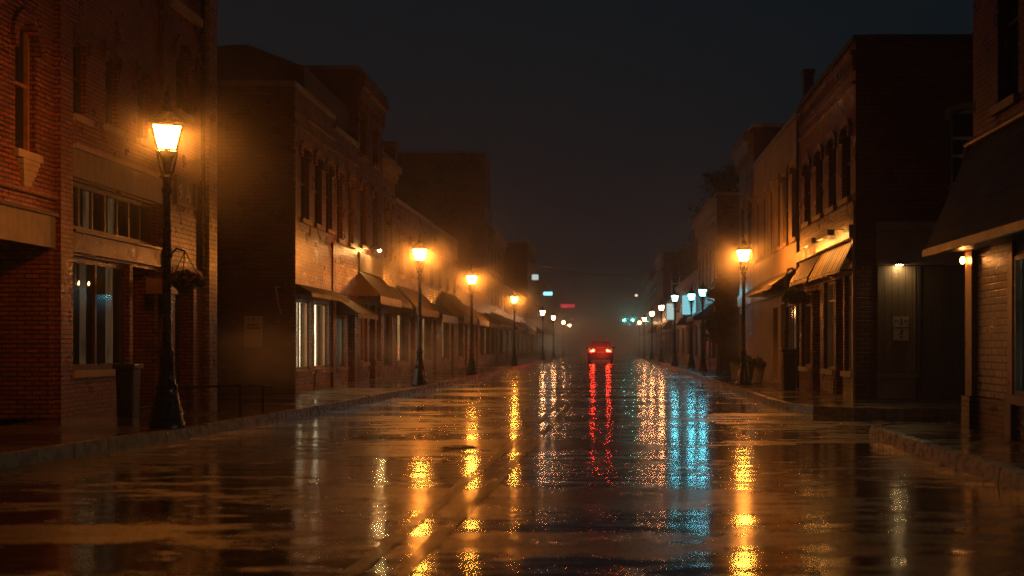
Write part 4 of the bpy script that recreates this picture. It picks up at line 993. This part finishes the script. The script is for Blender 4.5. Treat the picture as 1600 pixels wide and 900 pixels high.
# ------------------------------------------------------------------ the car, seen from behind
def car(x, y):
    t = thing('car', 'dark red saloon car driving away with bright red tail lights', 'car', (x, y, 0))
    paint = rough_mat('dark red car paint', (.11, .010, .010), .2, var=.1, bs=.02)
    rubber = rough_mat('tyre rubber', (.02, .02, .02), .7); chrome = rough_mat('wheel alloy', (.5, .5, .5), .25, metal=1)
    # body: cross sections from the rear (y=0) to the nose (y=4.4); each a closed ring of (half width, z)
    def ring(yy, hw, zb, zm, zt, tw):
        pts = [(hw*.86, zb), (hw*.98, zb+.12), (hw, zm), (hw*.97, zm+.14), (tw, zt), (tw*.5, zt+.015)]
        return [(x+a, y+yy, z) for a, z in pts] + [(x-a, y+yy, z) for a, z in reversed(pts)]
    secs = [(0, .80, .36, .62, .98, .70), (.05, .86, .28, .62, 1.02, .74), (.35, .89, .22, .62, 1.05, .76), (.9, .90, .22, .62, 1.03, .78), (2.0, .90, .22, .62, .98, .80), (3.1, .90, .22, .62, .95, .78), (3.9, .88, .22, .58, .86, .72), (4.3, .80, .26, .52, .74, .62), (4.42, .68, .34, .5, .64, .5)]
    m = MB(); rs = [ring(*s) for s in secs]; n = len(rs[0])
    m.add([p for r in rs for p in r], [(k*n+i, k*n+(i+1) % n, (k+1)*n+(i+1) % n, (k+1)*n+i) for k in range(len(rs)-1) for i in range(n)] + [tuple(range(n-1, -1, -1)), tuple(range((len(rs)-1)*n, len(rs)*n))])
    m.build('body', paint, t, True)
    g = MB(); gl = [(.55, 1.03, .74), (1.15, 1.46, .56), (2.1, 1.50, .57), (3.0, .97, .74)]
    vs = []
    for yy, z, hw in gl: vs += [(x-hw, y+yy, z), (x+hw, y+yy, z)]
    vs += [(x-.77, y+.6, .97), (x+.77, y+.6, .97), (x-.78, y+3.0, .92), (x+.78, y+3.0, .92)]
    g.add(vs, [(0, 1, 3, 2), (4, 5, 7, 6), (0, 2, 4, 6, 10, 8), (1, 9, 11, 7, 5, 3), (0, 8, 9, 1)])
    g.build('windows', M['darkglass'], t)
    r = MB().hexa([(x-.56, y+1.12, 1.452), (x+.56, y+1.12, 1.452), (x+.57, y+2.14, 1.495), (x-.57, y+2.14, 1.495), (x-.54, y+1.16, 1.50), (x+.54, y+1.16, 1.50), (x+.55, y+2.1, 1.53), (x-.55, y+2.1, 1.53)])
    for s in (-1, 1):
        r.tube([(x+s*.745, y+.53, 1.03), (x+s*.57, y+1.13, 1.47)], .04, 6); r.tube([(x+s*.57, y+2.12, 1.5), (x+s*.75, y+3.0, .97)], .035, 6); r.tube([(x+s*.575, y+1.6, 1.49), (x+s*.77, y+1.65, 1.0)], .03, 6)
    r.build('roof', paint, t)
    tl = emit_mat('tail light', (1., .020, .008), 170)
    for s in (-1, 1):
        lo = MB().hexa([(x+s*.42, y-.015, .78), (x+s*.76, y-.0, .78), (x+s*.80, y+.1, .78), (x+s*.42, y+.1, .78), (x+s*.42, y-.005, .92), (x+s*.74, y+.01, .92), (x+s*.78, y+.1, .92), (x+s*.42, y+.1, .92)])
        lo.build('tail_light', tl, t)
        wy = None
        MB().box(x+s*.88, x+s*1.04, y+2.55, y+2.68, .98, 1.12).build('mirror', paint, t, bevel=.02)
        for yy in (.85, 3.55):
            m = MB(); q = [(.2, .31), (.30, .325), (.325, .28), (.325, .12), (.30, .08)]
            vs = []; nn = 20
            prof = [(.20, .90), (.31, .895), (.325, .87), (.325, .72), (.30, .69)]
            for rr, xo in prof:
                for i in range(nn):
                    a = 2*PI*i/nn; vs.append((x+s*xo, y+yy+rr*math.cos(a), .325+rr*math.sin(a)))
            m.add(vs, [(k*nn+i, k*nn+(i+1) % nn, (k+1)*nn+(i+1) % nn, (k+1)*nn+i) for k in range(4) for i in range(nn)])
            wh = m.build('wheel', rubber, t, True)
            h = MB(); h.add([(x+s*.893, y+yy+.2*math.cos(2*PI*i/nn), .325+.2*math.sin(2*PI*i/nn)) for i in range(nn)], [tuple(range(nn))]); h.build('rim', chrome, wh)
    MB().hexa([(x-.84, y-.06, .32), (x+.84, y-.06, .32), (x+.87, y+.2, .3), (x-.87, y+.2, .3), (x-.84, y-.07, .55), (x+.84, y-.07, .55), (x+.88, y+.2, .57), (x-.88, y+.2, .57)]).build('bumper', paint, t, bevel=.03)
    MB().box(x-.26, x+.26, y-.022, y-.005, .68, .80).build('number_plate', M['valance'], t)
    MB().box(x-.3, x+.3, y+.62, y+.68, 1.06, 1.085).build('brake_light', emit_mat('high brake light', (1, .05, .02), 6), t)
    MB().tube([(x-.5, y-.04, .27), (x-.5, y+.3, .27)], .04, 8).build('exhaust', chrome, t)
car(-.44, 79)

# ------------------------------------------------------------------ the night haze lying in the street
hz = MB().box(-430, 430, -40, 570, -1.2, 13.9)
m = bpy.data.materials.new('haze'); m.use_nodes = True; n = m.node_tree; n.nodes.clear()
o = n.nodes.new('ShaderNodeOutputMaterial'); v = n.nodes.new('ShaderNodeVolumePrincipled')
v.inputs['Color'].default_value = (.92, .92, .94, 1); v.inputs['Density'].default_value = HAZE_DENSITY; v.inputs['Anisotropy'].default_value = .70
n.links.new(v.outputs[0], o.inputs['Volume'])
h = hz.build('haze', m); h['kind'] = 'stuff'; h['label'] = 'thin damp night haze filling the street'

# drifting steam, thickest close to the lamps to give them halos
def steam(label, x, y, z, rx, ry, rz, dens, seed):
    m = bpy.data.materials.new('steam'); m.use_nodes = True; n = m.node_tree; n.nodes.clear()
    o = n.nodes.new('ShaderNodeOutputMaterial'); v = n.nodes.new('ShaderNodeVolumePrincipled')
    tc = n.nodes.new('ShaderNodeTexCoord')
    ln = n.nodes.new('ShaderNodeVectorMath'); ln.operation = 'LENGTH'; n.links.new(tc.outputs['Object'], ln.inputs[0])
    fall = ramp(n, ln.outputs['Value'], .12, .98, 1, 0)
    sq = n.nodes.new('ShaderNodeMath'); sq.operation = 'POWER'; sq.inputs[1].default_value = 2.; n.links.new(fall, sq.inputs[0])
    mp = n.nodes.new('ShaderNodeMapping'); mp.inputs['Location'].default_value = (seed*3.1, seed*1.7, seed); n.links.new(tc.outputs['Object'], mp.inputs[0])
    t = n.nodes.new('ShaderNodeTexNoise'); t.inputs['Scale'].default_value = 1.9; t.inputs['Detail'].default_value = 3; n.links.new(mp.outputs[0], t.inputs['Vector'])
    k = ramp(n, t.outputs['Fac'], .34, .68, .1, 1.)
    a = n.nodes.new('ShaderNodeMath'); a.operation = 'MULTIPLY'; n.links.new(sq.outputs[0], a.inputs[0]); n.links.new(k, a.inputs[1])
    b = n.nodes.new('ShaderNodeMath'); b.operation = 'MULTIPLY'; b.inputs[1].default_value = dens; n.links.new(a.outputs[0], b.inputs[0])
    n.links.new(b.outputs[0], v.inputs['Density']); v.inputs['Color'].default_value = (.95, .95, .95, 1); v.inputs['Anisotropy'].default_value = .45
    n.links.new(v.outputs[0], o.inputs['Volume'])
    bm = bmesh.new(); bmesh.ops.create_icosphere(bm, subdivisions=3, radius=1)
    me = bpy.data.meshes.new('steam'); bm.to_mesh(me); bm.free(); me.materials.append(m)
    ob = bpy.data.objects.new('steam', me); ob.location = (x, y, z); ob.scale = (rx, ry, rz); COL.objects.link(ob)
    ob['kind'] = 'stuff'; ob['label'] = label
steam('thin steam drifting round the nearest left lamp', -5.5, 15.2, 3.75, 1.8, 1.7, 1.6, .24, 1)
steam('low steam rising in the mouth of the left alley', -7.3, 23.6, 1.0, 2.2, 1.8, 1.25, .85, 2)
steam('steam drifting high against the dark alley wall', -7.3, 23.6, 4.0, 1.9, 1.3, 1.9, .13, 3)
steam('thin steam round the second left lamp', -4.95, 30.8, 3.5, 1.9, 1.9, 1.8, .42, 4)
steam('thin steam round the third left lamp', -4.95, 42.5, 3.5, 2.2, 2.2, 2.0, .36, 5)
steam('thin steam round the fourth left lamp', -4.9, 61.2, 3.6, 2.4, 2.4, 2.2, .30, 6)
steam('steam rising in front of the tall block', -6.4, 56, 6.0, 2.6, 3.0, 4.5, .10, 7)
steam('thin steam round the bright right lamp', 3.75, 31.1, 3.5, 1.9, 1.9, 1.8, .42, 8)
steam('low steam over the left pavement and gutter', -5.6, 34, 1.0, 2.2, 6.0, 1.1, .26, 9)
steam('low steam hanging by the cream building front', 4.2, 34, 1.3, .9, 3.5, 1.4, .22, 10)
steam('low steam drifting over the far road by the car', -.6, 99, 1.4, 6.5, 17.0, 3.2, .42, 11)
steam('mist added round the green traffic signal to give it a glow', 2.9, 149.3, 4.7, 3.2, 2.5, 2.4, .14, 14)  # added volume that spreads the green lens light into a glow
steam('deep mist filling the far end of the street', -.5, 165, 3.0, 16.0, 75.0, 10.0, .28, 12)
steam('steam added behind the car to catch a red glow', -.44, 77.4, .8, 2.6, 2.0, 1.5, .4, 13)  # added volume that turns the tail lights into a red halo

for m_ in bpy.data.materials: m_.cycles.volume_sampling = 'EQUIANGULAR'

GROUPS = {'manhole_cover': 'iron covers in the road', 'planter': 'planters on the right pavement', 'tree': 'dark trees on the right side', 'litter_bin': 'black bins on the pavements',
          'awning_light': 'strip lights over the striped awnings', 'lit_sign': 'lit signs down the street', 'hazy_row_building': 'hazy buildings far down the street', 'hanging_basket': 'hanging plant baskets'}
for o_ in list(COL.objects):
    k_ = o_.name.split('.')[0]
    if o_.parent is None and k_ in GROUPS: o_['group'] = GROUPS[k_]
